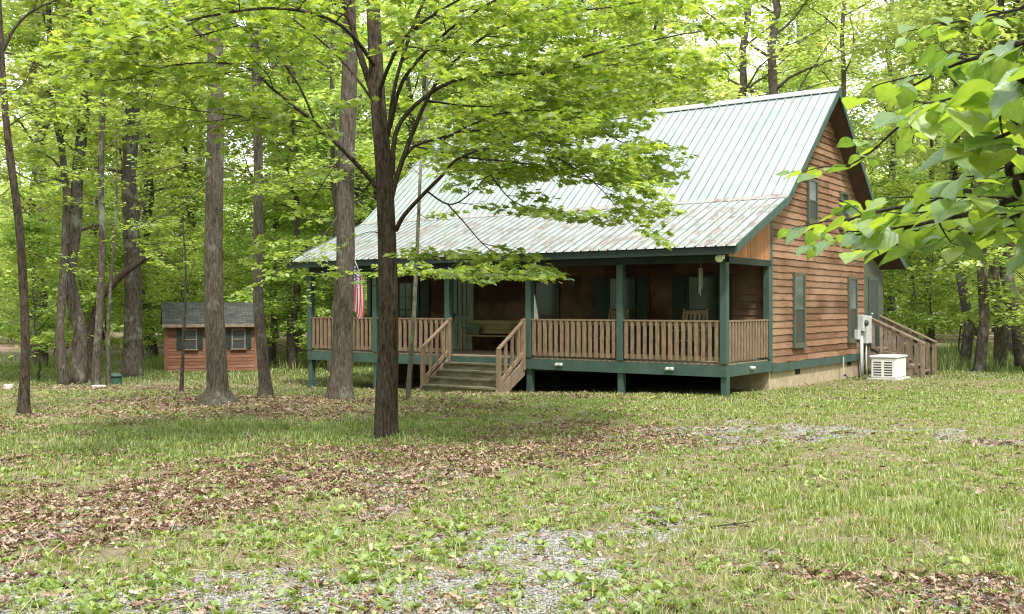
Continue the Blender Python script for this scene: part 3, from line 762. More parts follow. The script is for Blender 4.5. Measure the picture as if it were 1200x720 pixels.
# rocking chairs behind the rail
def rocker(X_, Y_, rz, lab):
    t = onhouse('rocking_chair', lab, 'rocking chair', X_, Y_, DT + .02, rz, 'wooden rocking chairs on the porch')
    b = MB()
    for q in range(5): b.box(-.25, .25, -.25 + q * .1, -.17 + q * .1, .40, .42)
    b.build('seat', 'rail_wood', t)
    b = MB()
    for q in range(5): b.beam((-.20 + q * .1, .24, .42), (-.20 + q * .1, .42, 1.02), .045, .015, (0, 1, 0))
    b.beam((-.26, .425, 1.04), (.26, .425, 1.04), .03, .09); b.build('backrest', 'rail_wood', t)
    for s_ in (-.27, .27):
        b = MB(); pts = [(s_, -.42 + k * .14, .01 + .10 * ((k - 3) / 3.2) ** 2 + (.0 if k < 6 else .02)) for k in range(8)]; b.tube(pts, .02, 6); b.build('rocker_rail', 'rail_wood', t)
        b = MB(); b.box(s_ - .02, s_ + .02, -.25, -.21, .03, .62); b.build('leg', 'rail_wood', t)
        b = MB(); b.beam((s_, .24, .03), (s_, .43, 1.12), .04, .04, (0, 1, 0)); b.build('leg', 'rail_wood', t)
        b = MB(); b.box(s_ - .04, s_ + .04, -.29, .33, .62, .645); b.build('armrest', 'rail_wood', t)
rocker(-1.35, 1.2, R(8), 'wooden rocking chair behind the porch rail in front of the window nearest the corner post')
rocker(-3.6, 1.5, R(-6), 'wooden rocking chair behind the rail near the middle porch window')
# folded white parasol / cloth by the door (pale wedge seen by the post)
t = onhouse('garden_flag', 'small pale triangular pennant hanging by the porch post at the steps', 'pennant', -5.35, .9, 1.55)
b = MB(); b.prism([(-.12, 0, 0), (.12, 0, 0), (0.0, 0, .62)], (0, .012, 0)); b.build('cloth', 'white', t)
b = MB(); b.tube([(0, .02, .62), (0, .02, 1.41)], .006, 5); b.build('cord', 'dark_metal', t)

# flag on a slanted pole
fx, fy = px(424, 26.0), 26.0
t = thing('flag', 'american flag hanging limp from a slanted pole on the porch post behind the thick trunk', 'flag', (fx - .06, fy, 2.15)); t.scale = (.75, 1, .92)
b = MB(); b.tube([(.10, .35, .35), (-.06, -.05, .78), (-.12, -.2, .95)], .016, 8); b.lathe([(.0, .0), (.03, .02), (.03, .05), (0.0, .07)], 8, (-.12, -.2, .95)); b.build('flagpole', 'white', t, smooth=True)
b = MB(); nu, nv = 34, 22; b.uv = []
for i in range(nu + 1):
    for j in range(nv + 1):
        u, v = i / nu, j / nv                     # u along fly (down), v along hoist
        drop = u * 1.5
        cx_ = -.10 + .13 * (1 - v) ; spread = .55 + .35 * u
        fold = math.sin(v * 9.5 + u * 1.5) * (.04 + .05 * u)
        xx = cx_ - .02 + (v - .5) * (-.20) * spread + .022 * math.sin(v * 19 + u * 3) + .06 * u * math.sin(u * 3)
        yy = -.15 + .3 * (1 - v) * (1 - u * .6) + fold
        zz = .90 - .45 * (1 - v) * (1 - .75 * u) - drop * (.93 + .05 * math.sin(v * 6))
        b.v.append((xx, yy, zz)); b.uv.append((u, v))
for i in range(nu):
    for j in range(nv):
        a = i * (nv + 1) + j; b.f.append((a, a + 1, a + nv + 2, a + nv + 1))
b.build('flag_cloth', 'flag', t, smooth=True)

# generator
wx, wy = hw(.95, 8.75); gzz = gz(wx, wy)
t = thing('generator', 'white standby generator with louvred sides on a pad beside the cabin', 'generator', (wx, wy, gzz), TH)
b = MB(); b.box(-.42, .42, -.62, .62, -.05, .06); b.build('pad', 'concrete', t, bevel=.015)
b = MB(); b.box(-.33, .33, -.53, .53, .062, .60); b.build('body', 'white', t, bevel=.04)
b = MB(); b.prism([(-.36, -.56, .602), (.36, -.56, .602), (.36, .56, .602), (-.36, .56, .602)], (0, 0, .055)); b.build('lid', 'white', t, bevel=.022)
for cx_ in (-.15, .13):
    for q in range(6):
        b = MB(); b.box(cx_ - .105, cx_ + .105, -.536, -.528, .13 + q * .068, .16 + q * .068); b.build('louvre', 'dark_metal', t)
# electrical boxes
t = onhouse('meter_box', 'grey electric meter and breaker panels with conduits on the cabin side wall', 'meter', 0.035, 9.3, 0)
b = MB(); b.box(0, .14, .12, .62, .82, 1.60); b.build('breaker_panel', 'grey_metal', t, bevel=.012)
b = MB(); b.box(0, .17, -.32, .06, 1.18, 1.62); b.build('meter_base', 'grey_metal', t, bevel=.012)
b = MB(); b.lathe([(.085, 0), (.085, .05), (.06, .08), (0.01, .085)], 16); m_ = b.build('meter_dial', 'glass', t, smooth=True); m_.location = (.17, -.13, 1.4); m_.rotation_euler = (0, R(90), 0)
b = MB(); b.box(0, .12, -.62, -.38, .95, 1.22); b.build('junction_box', 'grey_metal', t, bevel=.01)
for y_, z_, r_ in ((-.18, 1.18, .032), (-.05, 1.18, .022), (-.42, .95, .02), (.3, .82, .025)):
    b = MB(); b.tube([(.07, y_, z_), (.07, y_, .3), (.09, y_, -.15)], r_, 10); b.build('conduit', 'grey_metal' if r_ > .021 else 'dark_metal', t, smooth=True)
t = onhouse('water_spigot', 'thin pipe with tap standing against the cabin foundation left of the meter', 'pipe', .10, 7.55, gz(*hw(.1, 7.55)))
b = MB(); b.tube([(0, 0, 0), (0, 0, .62)], .02, 8); b.build('pipe', 'grey_metal', t)
b = MB(); b.tube([(0, -.0, .12), (.1, -.03, .12), (.12, -.04, .06)], .016, 8); b.box(.03, .07, -.03, .01, .13, .16); b.build('tap', 'dark_metal', t)

# ------------------------------------------------------------------ the shed
SD = 36.0; sx = px(248, SD); sz = gz(sx, SD)
shed = thing('garden_shed', 'small red-brown board shed with dark shingle roof and two shuttered windows', 'shed', (sx, SD, sz), R(20))
hwid = 1.53; W0, W1, DEP = 0.05, 1.78, 2.4
b = MB()
b.prism([(-hwid + .02, .02, W0), (-hwid + .02, DEP - .02, W0), (-hwid + .02, DEP - .02, W1), (-hwid + .02, DEP / 2, W1 + .62), (-hwid + .02, .02, W1)], (2 * hwid - .04, 0, 0)); b.build('wall_core', 'soffit', shed)
b = MB(); lap(b, lambda u, z, o: (u, -o * .6, z), lambda z: -hwid, lambda z: hwid, W0, W1, .12, .03, 5); b.build('front_wall', 'shed_siding', shed)
for s_ in (-1, 1):
    b = MB(); lap(b, lambda u, z, o: (s_ * (hwid + o * .6), u, z), lambda z: max(0, (z - W1) * 1.9), lambda z: DEP - max(0, (z - W1) * 1.9), W0, W1 + .6, .12, .03, 6); b.build('side_wall', 'shed_siding', shed)
b = MB()
for s_ in (-1, 1): b.box(s_ * hwid - .06, s_ * hwid + .06, -.035, .06, W0, W1)
b.build('corner_board', 'shed_siding', shed)
b = MB(); b.uv = []
def rquad(mb, pts, uvs, th=-.06):
    i = len(mb.v); mb.v += pts + [(p[0], p[1], p[2] + th) for p in pts]; mb.uv += uvs * 2
    mb.f += [(i, i + 1, i + 2, i + 3), (i + 7, i + 6, i + 5, i + 4)] + [(i + k, i + 4 + k, i + 4 + (k + 1) % 4, i + (k + 1) % 4) for k in range(4)]
e = hwid + .13
rquad(b, [(-e, -.22, W1 - .06), (e, -.22, W1 - .06), (e, DEP / 2, W1 + .72), (-e, DEP / 2, W1 + .72)], [(0, 0), (2 * e, 0), (2 * e, 1.7), (0, 1.7)])
rquad(b, [(e, DEP + .22, W1 - .06), (-e, DEP + .22, W1 - .06), (-e, DEP / 2, W1 + .72), (e, DEP / 2, W1 + .72)], [(0, 0), (2 * e, 0), (2 * e, 1.7), (0, 1.7)])
b.build('roof', 'shingle', shed)
b = MB(); b.box(-e, e, -.25, -.222, W1 - .16, W1 - .05); b.build('fascia', 'grey_wood', shed)
for cx_ in (-.74, .92):
    f_ = MB(); a, c_, z0, z1 = cx_ - .24, cx_ + .24, .85, 1.52
    f_.box(a, a + .04, -.07, -.02, z0, z1); f_.box(c_ - .04, c_, -.07, -.02, z0, z1); f_.box(a, c_, -.07, -.02, z1 + .001, z1 + .04); f_.box(a, c_, -.065, -.02, (z0 + z1) / 2 - .015, (z0 + z1) / 2 + .015)
    fo_ = f_.build('window', 'grey_wood', shed)
    g_ = MB(); g_.box(a + .04, c_ - .04, -.045, -.03, z0, z1); g_.build('pane', 'screen', fo_)
    g_ = MB(); g_.box(a - .04, c_ + .04, -.10, -.02, z0 - .04, z0 - .001); g_.build('sill', 'grey_wood', fo_)
    for s0, s1 in ((a - .2, a - .01), (c_ + .01, c_ + .2)):
        g_ = MB(); g_.box(s0, s1, -.06, -.03, z0, z1); g_.build('shutter', 'green_dark', fo_)
b = MB(); b.box(-.22, .52, -.05, -.02, W0 + .03, 1.66); b.box(-.2, .5, -.06, -.05, .8, .86); b.build('door', 'shed_siding', shed)

# green lidded cistern and flat stones by the trunks
def base_at(u, d): x = px(u, d); return (x, d, gz(x, d))
t = thing('well_cover', 'dark green round well cover with paler domed lid beside the thick trunk', 'well cover', base_at(135, 29.5))
b = MB(); b.lathe([(.19, -.03), (.18, .2), (.185, .22)], 20); b.build('body', 'green_plastic', t, smooth=False)
b = MB(); b.lathe([(.205, .21), (.21, .25), (.17, .285), (.08, .305), (0.01, .31)], 20); b.build('lid', M['green_trim'], t, smooth=True)
def slab(name, lab, u, d, w_, h_, dp, seed):
    r_ = random.Random(seed); n = 11; pts = []
    for k in range(n):
        a = 2 * math.pi * k / n; rr = r_.uniform(.85, 1.05); pts.append((w_ * rr * math.cos(a), dp * rr * math.sin(a)))
    b = MB(); i = 0
    b.v = [(x, y, -.03) for x, y in pts] + [(x * .97, y * .97, h_ * .8) for x, y in pts] + [(x * .85, y * .85, h_) for x, y in pts]
    for l_ in (0, n):
        for k in range(n): b.f.append((l_ + k, l_ + (k + 1) % n, l_ + n + (k + 1) % n, l_ + n + k))
    b.f.append(tuple(range(2 * n, 3 * n)))
    o = b.build(name, 'concrete'); o.location = base_at(u, d); return tag(o, lab, 'stone')
slab('flat_stone', 'long flat pale stone lying in leaves beside the green well cover', 115.5, 28.0, .24, .07, .12, 3)
slab('flat_stone', 'squat pale stone cap at the left edge of the yard', 9.5, 27.0, .14, .13, .12, 5)

# ------------------------------------------------------------------ leaves
T_DIAMOND = (np.array([(0, 0, 0), (.32, .45, .07), (0, 1, 0), (-.32, .45, .07)]), np.array([(0, 1, 2), (0, 2, 3)]))
_ov = [(0, 0, 0), (.30, .3, .06), (.26, .68, .05), (0, 1, -.06), (-.26, .68, .05), (-.30, .3, .06), (0, .5, -.02)]
T_OVAL = (np.array(_ov), np.array([(0, 1, 6), (1, 2, 6), (2, 3, 6), (3, 4, 6), (4, 5, 6), (5, 0, 6)]))
_mp = [(0, 0), (.30, .02), (.20, .20), (.55, .42), (.27, .50), (.32, .80), (.13, .70), (0, 1.02)]
_mpf = _mp + [(-x, y) for x, y in _mp[1:-1][::-1]]
T_CRISP = (np.array([(0, 0, 0), (.26, .28, .20), (.12, .60, .10), (.22, .8, .22), (0, 1, .12), (-.24, .7, .18), (-.10, .45, .06), (-.24, .25, .16), (0, .5, -.04)]), np.array([(k, (k + 1) % 8, 8) for k in range(8)]))
T_MAPLE = (np.array([(x, y, .10 * abs(x) - .08 * y * y) for x, y in _mpf] + [(0, .38, 0)]), np.array([(k, (k + 1) % 14, 14) for k in range(14)]))
def heart_t():
    ts = [(-.06, .24, 0), (.10, .44, .08), (.32, .50, .24), (.55, .42, .5), (.78, .22, .78), (1.04, .0, 1.04)]
    v = []
    for ye, w_, ym in ts:
        v += [(-w_, ye, .10 * w_ - .22 * ye * abs(ye)), (-w_ * .5, (ye + ym) / 2, .02 - .22 * ye * abs(ye)), (0, ym, -.03 - .22 * ym * ym), (w_ * .5, (ye + ym) / 2, .02 - .22 * ye * abs(ye)), (w_, ye, .10 * w_ - .22 * ye * abs(ye))]
    f = []
    for k in range(len(ts) - 1):
        for j in range(4): f.append((k * 5 + j, k * 5 + j + 1, k * 5 + j + 6, k * 5 + j + 5))
    return np.array(v), np.array(f)
T_HEART = heart_t()
T_BLADE = (np.array([(-.045, 0, 0), (.045, 0, 0), (.03, .06, .55), (-.03, .06, .55), (0, .30, 1.0)]), None)

def orient(N, rng, tilt=.5, az=None, droop=0.15):
    a = rng.uniform(0, 2 * math.pi, N) if az is None else az
    f = np.stack([np.cos(a), np.sin(a), rng.normal(-droop, .25, N)], -1); f /= np.linalg.norm(f, axis=1, keepdims=True)
    up = np.stack([rng.normal(0, tilt, N), rng.normal(0, tilt, N), np.ones(N)], -1)
    s = np.cross(f, up); s /= np.linalg.norm(s, axis=1, keepdims=True) + 1e-9
    n = np.cross(s, f)
    return f, s, n
def leaves(name, pos, size, T, mat, rng, parent=None, tilt=.5, az=None, kind=None, droop=.15, smooth=False):
    tv, tf = T; N = len(pos); f, s, n = orient(N, rng, tilt, az, droop)
    size = np.broadcast_to(size, (N,))[:, None, None]
    V = pos[:, None, :] + size * (s[:, None, :] * tv[None, :, 0:1] + f[:, None, :] * tv[None, :, 1:2] + n[:, None, :] * tv[None, :, 2:3])
    Fc = tf[None] + (np.arange(N) * len(tv))[:, None, None]
    o = np_mesh(name, V.reshape(-1, 3), Fc.reshape(-1, tf.shape[1]), mat, parent, smooth, kind)
    if T is T_HEART:      # blade coordinates for the veins
        tx = np.tile(np.stack([tv[:, 0], np.tile((-.03, .1, .24, .5, .78, 1.04), (5, 1)).T.ravel()], -1), (N, 1))
        ul = o.data.uv_layers.new(name='UVMap'); li = np.empty(len(o.data.loops), np.int32); o.data.loops.foreach_get('vertex_index', li)
        ul.data.foreach_set('uv', tx[li].astype(np.float32).ravel())
    return o

# ------------------------------------------------------------------ generic woodland trees
def wood_path(p, d, L, r0, r1, n, jit, rr, up=0.0):
    pts = [Vector(p)]; d = Vector(d).normalized(); rad = [r0]
    for k in range(n):
        d = (d + Vector((rr.gauss(0, jit), rr.gauss(0, jit), rr.gauss(0, jit) + up))).normalized()
        pts.append(pts[-1] + d * (L / n)); rad.append(r0 + (r1 - r0) * (k + 1) / n)
    return pts, rad
def make_tree(seed, H, r, cb, spread, nl, leaf, name, barkm, leafm, lim=18, T=T_DIAMOND, clump=.75, flat=.35, bare=0):
    """unlinked prototype: returns (trunk mesh, crown mesh)"""
    rr = random.Random(seed); rng = np.random.RandomState(seed)
    w = MB(); tp, tr = [], []
    x = y = 0; 
    for k in range(15):
        z = H * k / 14; t = k / 14
        tp.append((x, y, z - (.15 if k == 0 else 0))); tr.append(r * (1 - .82 * t) * (1.0 if k else 1.35))
        x += rr.gauss(0, .012 * H * .6); y += rr.gauss(0, .012 * H * .6)
    tp.insert(1, (tp[0][0], tp[0][1], .25)); tr.insert(1, r * 1.08)
    w.tube(tp, tr, 10)
    cl = []
    for k in range(lim + bare):
        isb = k >= lim
        z = rr.uniform(cb * .35, cb) if isb else cb + (H - cb) * (k + rr.random()) / lim
        t = z / H; i = min(int(t * 14), 13); f_ = t * 14 - i
        a, b = Vector(tp[i + 1]), Vector(tp[min(i + 2, 15)]); p = a.lerp(b, f_)
        az = k * 2.4 + rr.uniform(-.5, .5); rise = rr.uniform(.1, .5) + .7 * t
        shape = math.sin(math.pi * min(1, max(.12, (z - cb) / (H - cb) * .85 + .15))) ** .6 if not isb else .35
        L = spread * shape * rr.uniform(.7, 1.15)
        pts, rad = wood_path(p, (math.cos(az), math.sin(az), rise), L, max(.012, r * .32 * (1 - .6 * t)), .008, 6, .12, rr, .02)
        w.tube(pts, rad, 5, False)
        for q in range(5 if not isb else 2):
            m = rr.randint(2, 6); aa = az + rr.choice((-1, 1)) * rr.uniform(.5, 1.2)
            p2, r2 = wood_path(pts[m], (math.cos(aa), math.sin(aa), rr.uniform(-.1, .5)), L * rr.uniform(.3, .55), rad[m] * .6, .005, 4, .15, rr)
            w.tube(p2, r2, 4, False)
            if not isb: cl += [p2[-1], p2[2]]
        if not isb: cl += [pts[-1], pts[4]]
    me = bpy.data.meshes.new(name + '_trunk'); me.from_pydata(w.v, [], w.f); me.update(); me.materials.append(M[barkm]); me.shade_smooth()
    cl = np.array([tuple(c) for c in cl]); n_ = nl
    which = rng.randint(0, len(cl), n_)
    sz = clump * (.6 + .8 * rng.rand(len(cl)))[which][:, None]
    # disc-like sprays: leaves fill a flattened ball
    d = rng.normal(0, 1, (n_, 3)); d /= np.linalg.norm(d, axis=1, keepdims=True); d *= rng.rand(n_, 1) ** .45
    pos = cl[which] + d * sz * np.array([1, 1, flat])
    pos[:, 2] -= .12 * (np.hypot(d[:, 0], d[:, 1]) ** 2) * sz[:, 0]
    o = leaves(name + '_crown', pos, leaf * rng.uniform(.7, 1.3, n_), T, leafm, rng, tilt=.55)
    cm = o.data; bpy.data.objects.remove(o)
    return me, cm
def place_tree(proto, loc, rz, sc, name, label, cat='tree', group=None):
    t = thing(name, label, cat, loc, rz, group); t.scale = (sc[0], sc[0], sc[1])
    for nm, me in (('trunk', proto[0]), ('crown', proto[1])):
        o = bpy.data.objects.new(nm, me); C.objects.link(o); o.parent = t
    return t

TALL = [make_tree(100 + k, 20 + (k % 3) * 1.5, (.17, .22, .27, .15, .2, .24)[k], (6.5, 7.5, 8.5, 6, 7, 5.5)[k], (3.0, 3.4, 3.9, 2.8, 3.3, 3.6)[k], 8200, .24, 'forest_tree', 'bark_far', 'leaf_far', 20, clump=1.0, bare=3) for k in range(6)]
UNDER = [make_tree(200 + k, (6.5, 5.0, 7.5, 4.2, 5.8)[k], (.05, .035, .06, .03, .045)[k], (1.4, .9, 1.9, .6, 1.2)[k], (2.5, 2.1, 2.9, 1.7, 2.3)[k], 5200, .145, 'understory_tree', 'bark_far', 'leaf_under', 15, clump=.62, flat=.22) for k in range(5)]

rt = random.Random(12)
def in_house(x, y, m=1.5):
    dx, dy = x - CX, y - CYY; X_ = dx * cT + dy * sT; Y_ = -dx * sT + dy * cT
    return XL - m < X_ < 1.8 + m and -m - 1 < Y_ < LB + m
def in_shed(x, y): return (abs(x - sx * y / SD) < 3.6 and SD - 9 < y < SD + 1) or (abs(x - sx) < 3.2 and y < SD + 5 and y > SD - 2)
placed = []
def ok_spot(x, y, dmin):
    return all((x - a) ** 2 + (y - b) ** 2 > dmin * dmin for a, b in placed)

# hand-placed woodland trees that can be told apart (pixel column, depth, trunk width px -> size)
OPEN = [make_tree(300 + k, 21 + k, (.30, .26, .17)[k], (5, 5.5, 6)[k], (4.8, 4.4, 3.2)[k], 5600, .22, 'forest_tree', 'bark_grey', 'leaf_far', 22, clump=.9, bare=2) for k in range(3)]
near_special = [
    # u, depth, proto, girth scale, height scale, bark, label
    (75, 29.0, 0, .78, .95, 'slim dark straight tree left of the reddish trunk at the yard edge'),
    (92, 29.6, 1, .98, 1.0, 'stout reddish-brown tree between the slim dark trunk and the pale saplings'),
    (47, 41.0, 2, 1.12, 1.0, 'thick dark tree standing further back behind the leaning tree at the far left'),
    (155, 32.5, 2, 1.12, 1.0, 'thick grey tree standing behind the green well cover'),
    (318, 44.0, 0, 1.0, .9, 'dark tree behind the right end of the shed'),
    (343, 39.0, 3, 1.1, .95, 'brown tree between the shed and the left end of the porch'),
    (388, 36.5, 3, .95, 1.0, 'dark slim tree behind the porch end, seen left of the mossy trunk'),
    (1148, 30.5, 4, .80, 1.0, 'foremost grey tree at the wood edge right of the side stairs'),
    (1131, 33.5, 0, 1.0, .95, 'dark double-looking tree just left of the grey tree at the right wood edge'),
    (1172, 32.5, 1, .85, .95, 'straight brown tree just right of the grey tree at the right wood edge'),
    (1198, 33.0, 5, .95, .95, 'dark tree cut off by the right edge of the picture'),
    (1093, 41.0, 3, .85, .9, 'slim tree rising right behind the foot of the side stairs'),
    (905, 40.0, 10, 1.05, 1.02, 'tall grey tree whose limbs fork above the middle of the roof ridge'),
    (860, 43.0, 11, 1.0, 1.0, 'tall dark-limbed tree above the ridge left of the forked grey tree'),
    (985, 42.0, 12, 1.0, 1.0, 'slender pale tree rising just behind the gable peak'),
]
for u, d, k, g, h, lab in near_special:
    x, y, z = base_at(u, d); placed.append((x, y))
    place_tree(TALL[k] if k < 10 else OPEN[k - 10], (x, y, z), rt.uniform(0, 6.28), (g, h), 'forest_tree', lab, 'tree', 'tall trees of the surrounding woods')
n_t = 0; tries = 0
while n_t < 100 and tries < 6000:
    tries += 1
    y = 36 + 62 * rt.random() ** .8; x = rt.uniform(-.57, .57) * y + rt.uniform(-2, 2)
    u = 600 + x / y * FPX
    if in_house(x, y, 2.5) or in_shed(x, y) or not ok_spot(x, y, 2.6 if y > 50 else 3.6): continue
    if y < 40 and (u > 1015 and u < 1090): continue
    if y < 54 and 800 < u < 1040: continue
    placed.append((x, y)); n_t += 1
    s_ = rt.uniform(.8, 1.2)
    area = ('at the far left edge' if u < 80 else 'left of the shed' if u < 180 else 'behind the shed') if u < 330 else ('between the shed and the porch roof' if u < 480 else 'behind the leafy left half of the roof' if u < 720 else 'above the middle of the open roof' if u < 850 else 'above the gable end of the roof' if u < 985 else 'right of the gable')
    girth = 'stout' if s_ > 1.05 else 'slender' if s_ < .92 else 'mid-sized'
    row = 'in the nearer rows' if y < 58 else 'in the far rows'
    place_tree(rt.choice(TALL), (x, y, gz(x, y)), rt.uniform(0, 6.28), (s_, s_ * rt.uniform(.85, 1.1)), 'forest_tree',
               f'{girth} tall tree {row} {area}', 'tree', f'tall trees {row} {area}, {girth}')
n_t = 0; tries = 0; uplaced = []
while n_t < 130 and tries < 6000:
    tries += 1
    y = 34 + 50 * rt.random() ** 1.0; x = rt.uniform(-.55, .55) * y
    u = 600 + x / y * FPX
    if x < 0 and y < 38 and u > 60: continue
    if in_house(x, y, 3.2) or in_shed(x, y) or any((x - a) ** 2 + (y - b) ** 2 < 5 for a, b in uplaced): continue
    if 1000 < u < 1075 and y < 41: continue
    if 500 < u < 980 and y < 60: continue
    if u > 1095 and y < 43: continue
    uplaced.append((x, y)); n_t += 1
    s_ = rt.uniform(.8, 1.35)
    area = 'at the far left edge' if u < 80 else 'left of the shed' if u < 180 else 'behind the left half of the shed' if u < 255 else 'behind the right half of the shed' if u < 330 else 'between the shed and the porch roof' if u < 480 else 'behind the roof' if u < 985 else 'right of the gable'
    girth = 'larger' if s_ > 1.08 else 'small'
    row = 'close to the yard' if y < 44 else 'deeper in the woods' if y < 58 else 'among the farthest trunks'
    place_tree(rt.choice(UNDER), (x, y, gz(x, y) - .05), rt.uniform(0, 6.28), (s_, s_ * rt.uniform(.85, 1.15)), 'understory_tree',
               f'{girth} bright young tree {row}, {area}', 'young tree', f'{girth} young trees {row}, {area}')

# far wood: reads as one mass of foliage behind the last trunks
rng = np.random.RandomState(3); N = 60000
yy = rng.uniform(98, 125, N); xx = rng.uniform(-.62, .62, N) * yy; zz = -1.2 + 17 * rng.rand(N) ** 1.15
zz += 2.5 * (fbm(xx, yy, .15, 3) - .5)
Nb = 52000; an = rng.uniform(math.radians(33), math.radians(327), Nb); rb = rng.uniform(0, 9, Nb) ** 1.0 + 24 + 14 * np.clip(np.cos(an), 0, 1)
xb = rb * np.sin(an); yb = rb * np.cos(an); zb_ = 18 * rng.rand(Nb) ** .9
leaves('unseen_woods_ring', np.stack([xb, yb, zb_], -1), rng.uniform(.5, 1.1, Nb), T_DIAMOND, 'leaf_far', rng, kind='stuff', tilt=.9)  # unseen foliage round the camera, added to block low sky light
leaves('far_woods', np.stack([xx, yy, zz], -1), rng.uniform(.6, 1.3, N), T_DIAMOND, 'leaf_far', rng, kind='stuff', tilt=.8)

# ------------------------------------------------------------------ yard trees built one by one
def sprays(w, L, rr, p, d, length, r, level, step=.062, flat=.25, dens=1.0):
    """recursive twigs; leaves go on the last level"""
    n = 4; pts, rad = [Vector(p)], [r]; d = Vector(d).normalized()
    for k in range(n):
        d = (d + Vector((rr.gauss(0, .13), rr.gauss(0, .13), rr.gauss(0, .07)))); d.z *= .92; d.normalize()
        pts.append(pts[-1] + d * length / n); rad.append(r * (1 - .65 * (k + 1) / n))
    w.tube(pts, rad, 5 if level > 0 else 3, False)
    if level == 0:
        s = 0.1
        while s < length:
            t = s / length * n; i = min(int(t), n - 1); q = pts[i].lerp(pts[i + 1], t - i)
            for sg in (-1, 1):
                if rr.random() < dens:
                    az = math.atan2(d.y, d.x) + sg * rr.uniform(.5, 1.4)
                    L.append((q.x + rr.gauss(0, .02), q.y + rr.gauss(0, .02), q.z + rr.gauss(-.01, .02), az))
            s += step * rr.uniform(.7, 1.4)
        L.append((pts[-1].x, pts[-1].y, pts[-1].z, math.atan2(d.y, d.x)))
        return
    m = 4 if level > 1 else 4
    for k in range(m):
        t = (k + .8) / (m + .3) * n; i = min(int(t), n - 1); q = pts[i].lerp(pts[i + 1], t - i)
        az = math.atan2(d.y, d.x) + (1 if k % 2 else -1) * rr.uniform(.5, 1.05)
        sprays(w, L, rr, q, (math.cos(az), math.sin(az), rr.gauss(d.z * .5, flat * .5)), length * rr.uniform(.45, .65), rad[i] * .6, level - 1, step, flat, dens)
    sprays(w, L, rr, pts[-1], d, length * .5, rad[-1], level - 1, step, flat, dens)

def path3(pts):          # list of (u, v, depth) read off the photograph -> metres
    return [Vector((px(u, d), d, 1.85 + (360 - v) / FPX * d)) for u, v, d in pts]
def smooth_path(pts, rad, sub=4):
    out, ro = [], []
    P = [pts[0]] + list(pts) + [pts[-1]]
    for k in range(1, len(P) - 2):
        for j in range(sub):
            t = j / sub; a, b, c, d = P[k - 1], P[k], P[k + 1], P[k + 2]
            out.append(.5 * ((2 * b) + (c - a) * t + (2 * a - 5 * b + 4 * c - d) * t * t + (3 * b - a - 3 * c + d) * t ** 3))
            ro.append(rad[k - 1] + (rad[k] - rad[k - 1]) * t)
    out.append(pts[-1]); ro.append(rad[-1]); return out, ro
def limb(w, L, rr, pts, r0, r1, start=.3, gap=.32, slen=1.3, level=1, flat=.25, dens=1.0, step=.062, n=7):
    rad = [r0 + (r1 - r0) * (k / (len(pts) - 1)) ** .8 for k in range(len(pts))]
    P, Rr = smooth_path(pts, rad); w.tube(P, Rr, n, False)
    tot = sum((P[k + 1] - P[k]).length for k in range(len(P) - 1)); s = 0; nxt = tot * start; sg = 1
    for k in range(len(P) - 1):
        seg = (P[k + 1] - P[k]); sl = seg.length; d = seg.normalized()
        while s + sl > nxt:
            q = P[k] + d * (nxt - s); az = math.atan2(d.y, d.x) + sg * rr.uniform(.45, 1.15); sg = -sg
            f_ = nxt / tot; ll = slen * (1.15 - .55 * f_) * rr.uniform(.7, 1.2)
            sprays(w, L, rr, q, (math.cos(az), math.sin(az), d.z * .35 + rr.gauss(.02, flat)), ll, max(.006, Rr[k] * .5), level, step, flat, dens)
            nxt += gap * rr.uniform(.7, 1.3)
        s += sl
    if slen: sprays(w, L, rr, P[-1], (P[-1] - P[-2]), slen * .6, r1, level, step, flat, dens)
def trunk_profile(w, base, top_pts, r0, r1, flare=1.5, n=14, rr=None):
    pts = [base + Vector((0, 0, -.15)), base + Vector((0, 0, .06)), base + Vector((0, 0, .3))] + top_pts
    m = len(pts); rad = [r0 * flare, r0 * (1 + (flare - 1) * .6), r0 * 1.06] + [r0 + (r1 - r0) * (k + 1) / len(top_pts) for k in range(len(top_pts))]
    P, Rr = smooth_path(pts, rad, 3); i0 = len(w.v); w.tube(P, Rr, n)
    rr = rr or random.Random(1)
    ph = [rr.uniform(0, 6.28) for _ in range(3)]
    nb = 9 * n          # ripple the root flare
    for k in range(min(nb, len(w.v) - i0)):
        x, y, z = w.v[i0 + k]; c = P[k // n]; a = math.atan2(y - c.y, x - c.x); f_ = max(0, 1 - (z - base.z) / .6)
        s_ = 1 + f_ * .16 * math.sin(3 * a + ph[0]) + f_ * .1 * math.sin(5 * a + ph[1])
        w.v[i0 + k] = (c.x + (x - c.x) * s_, c.y + (y - c.y) * s_, z)
def finish_tree(name, label, w, L, bk, leafm, T, size, seed, base, cat='tree', group=None, tilt=.35, droop=.2, smooth=False):
    rng = np.random.RandomState(seed)
    t = thing(name, label, cat, base, 0, group)
    b = Vector(base); w.v = [(x - b.x, y - b.y, z - b.z) for x, y, z in w.v]
    w.build('trunk', bk, t, smooth=True)
    if L:
        A = np.array(L); pos = A[:, :3] - np.array(base)
        leaves('crown', pos, size * rng.uniform(.65, 1.25, len(A)), T, leafm, rng, t, tilt, A[:, 3] + rng.normal(0, .2, len(A)), None, droop, smooth)
    return t

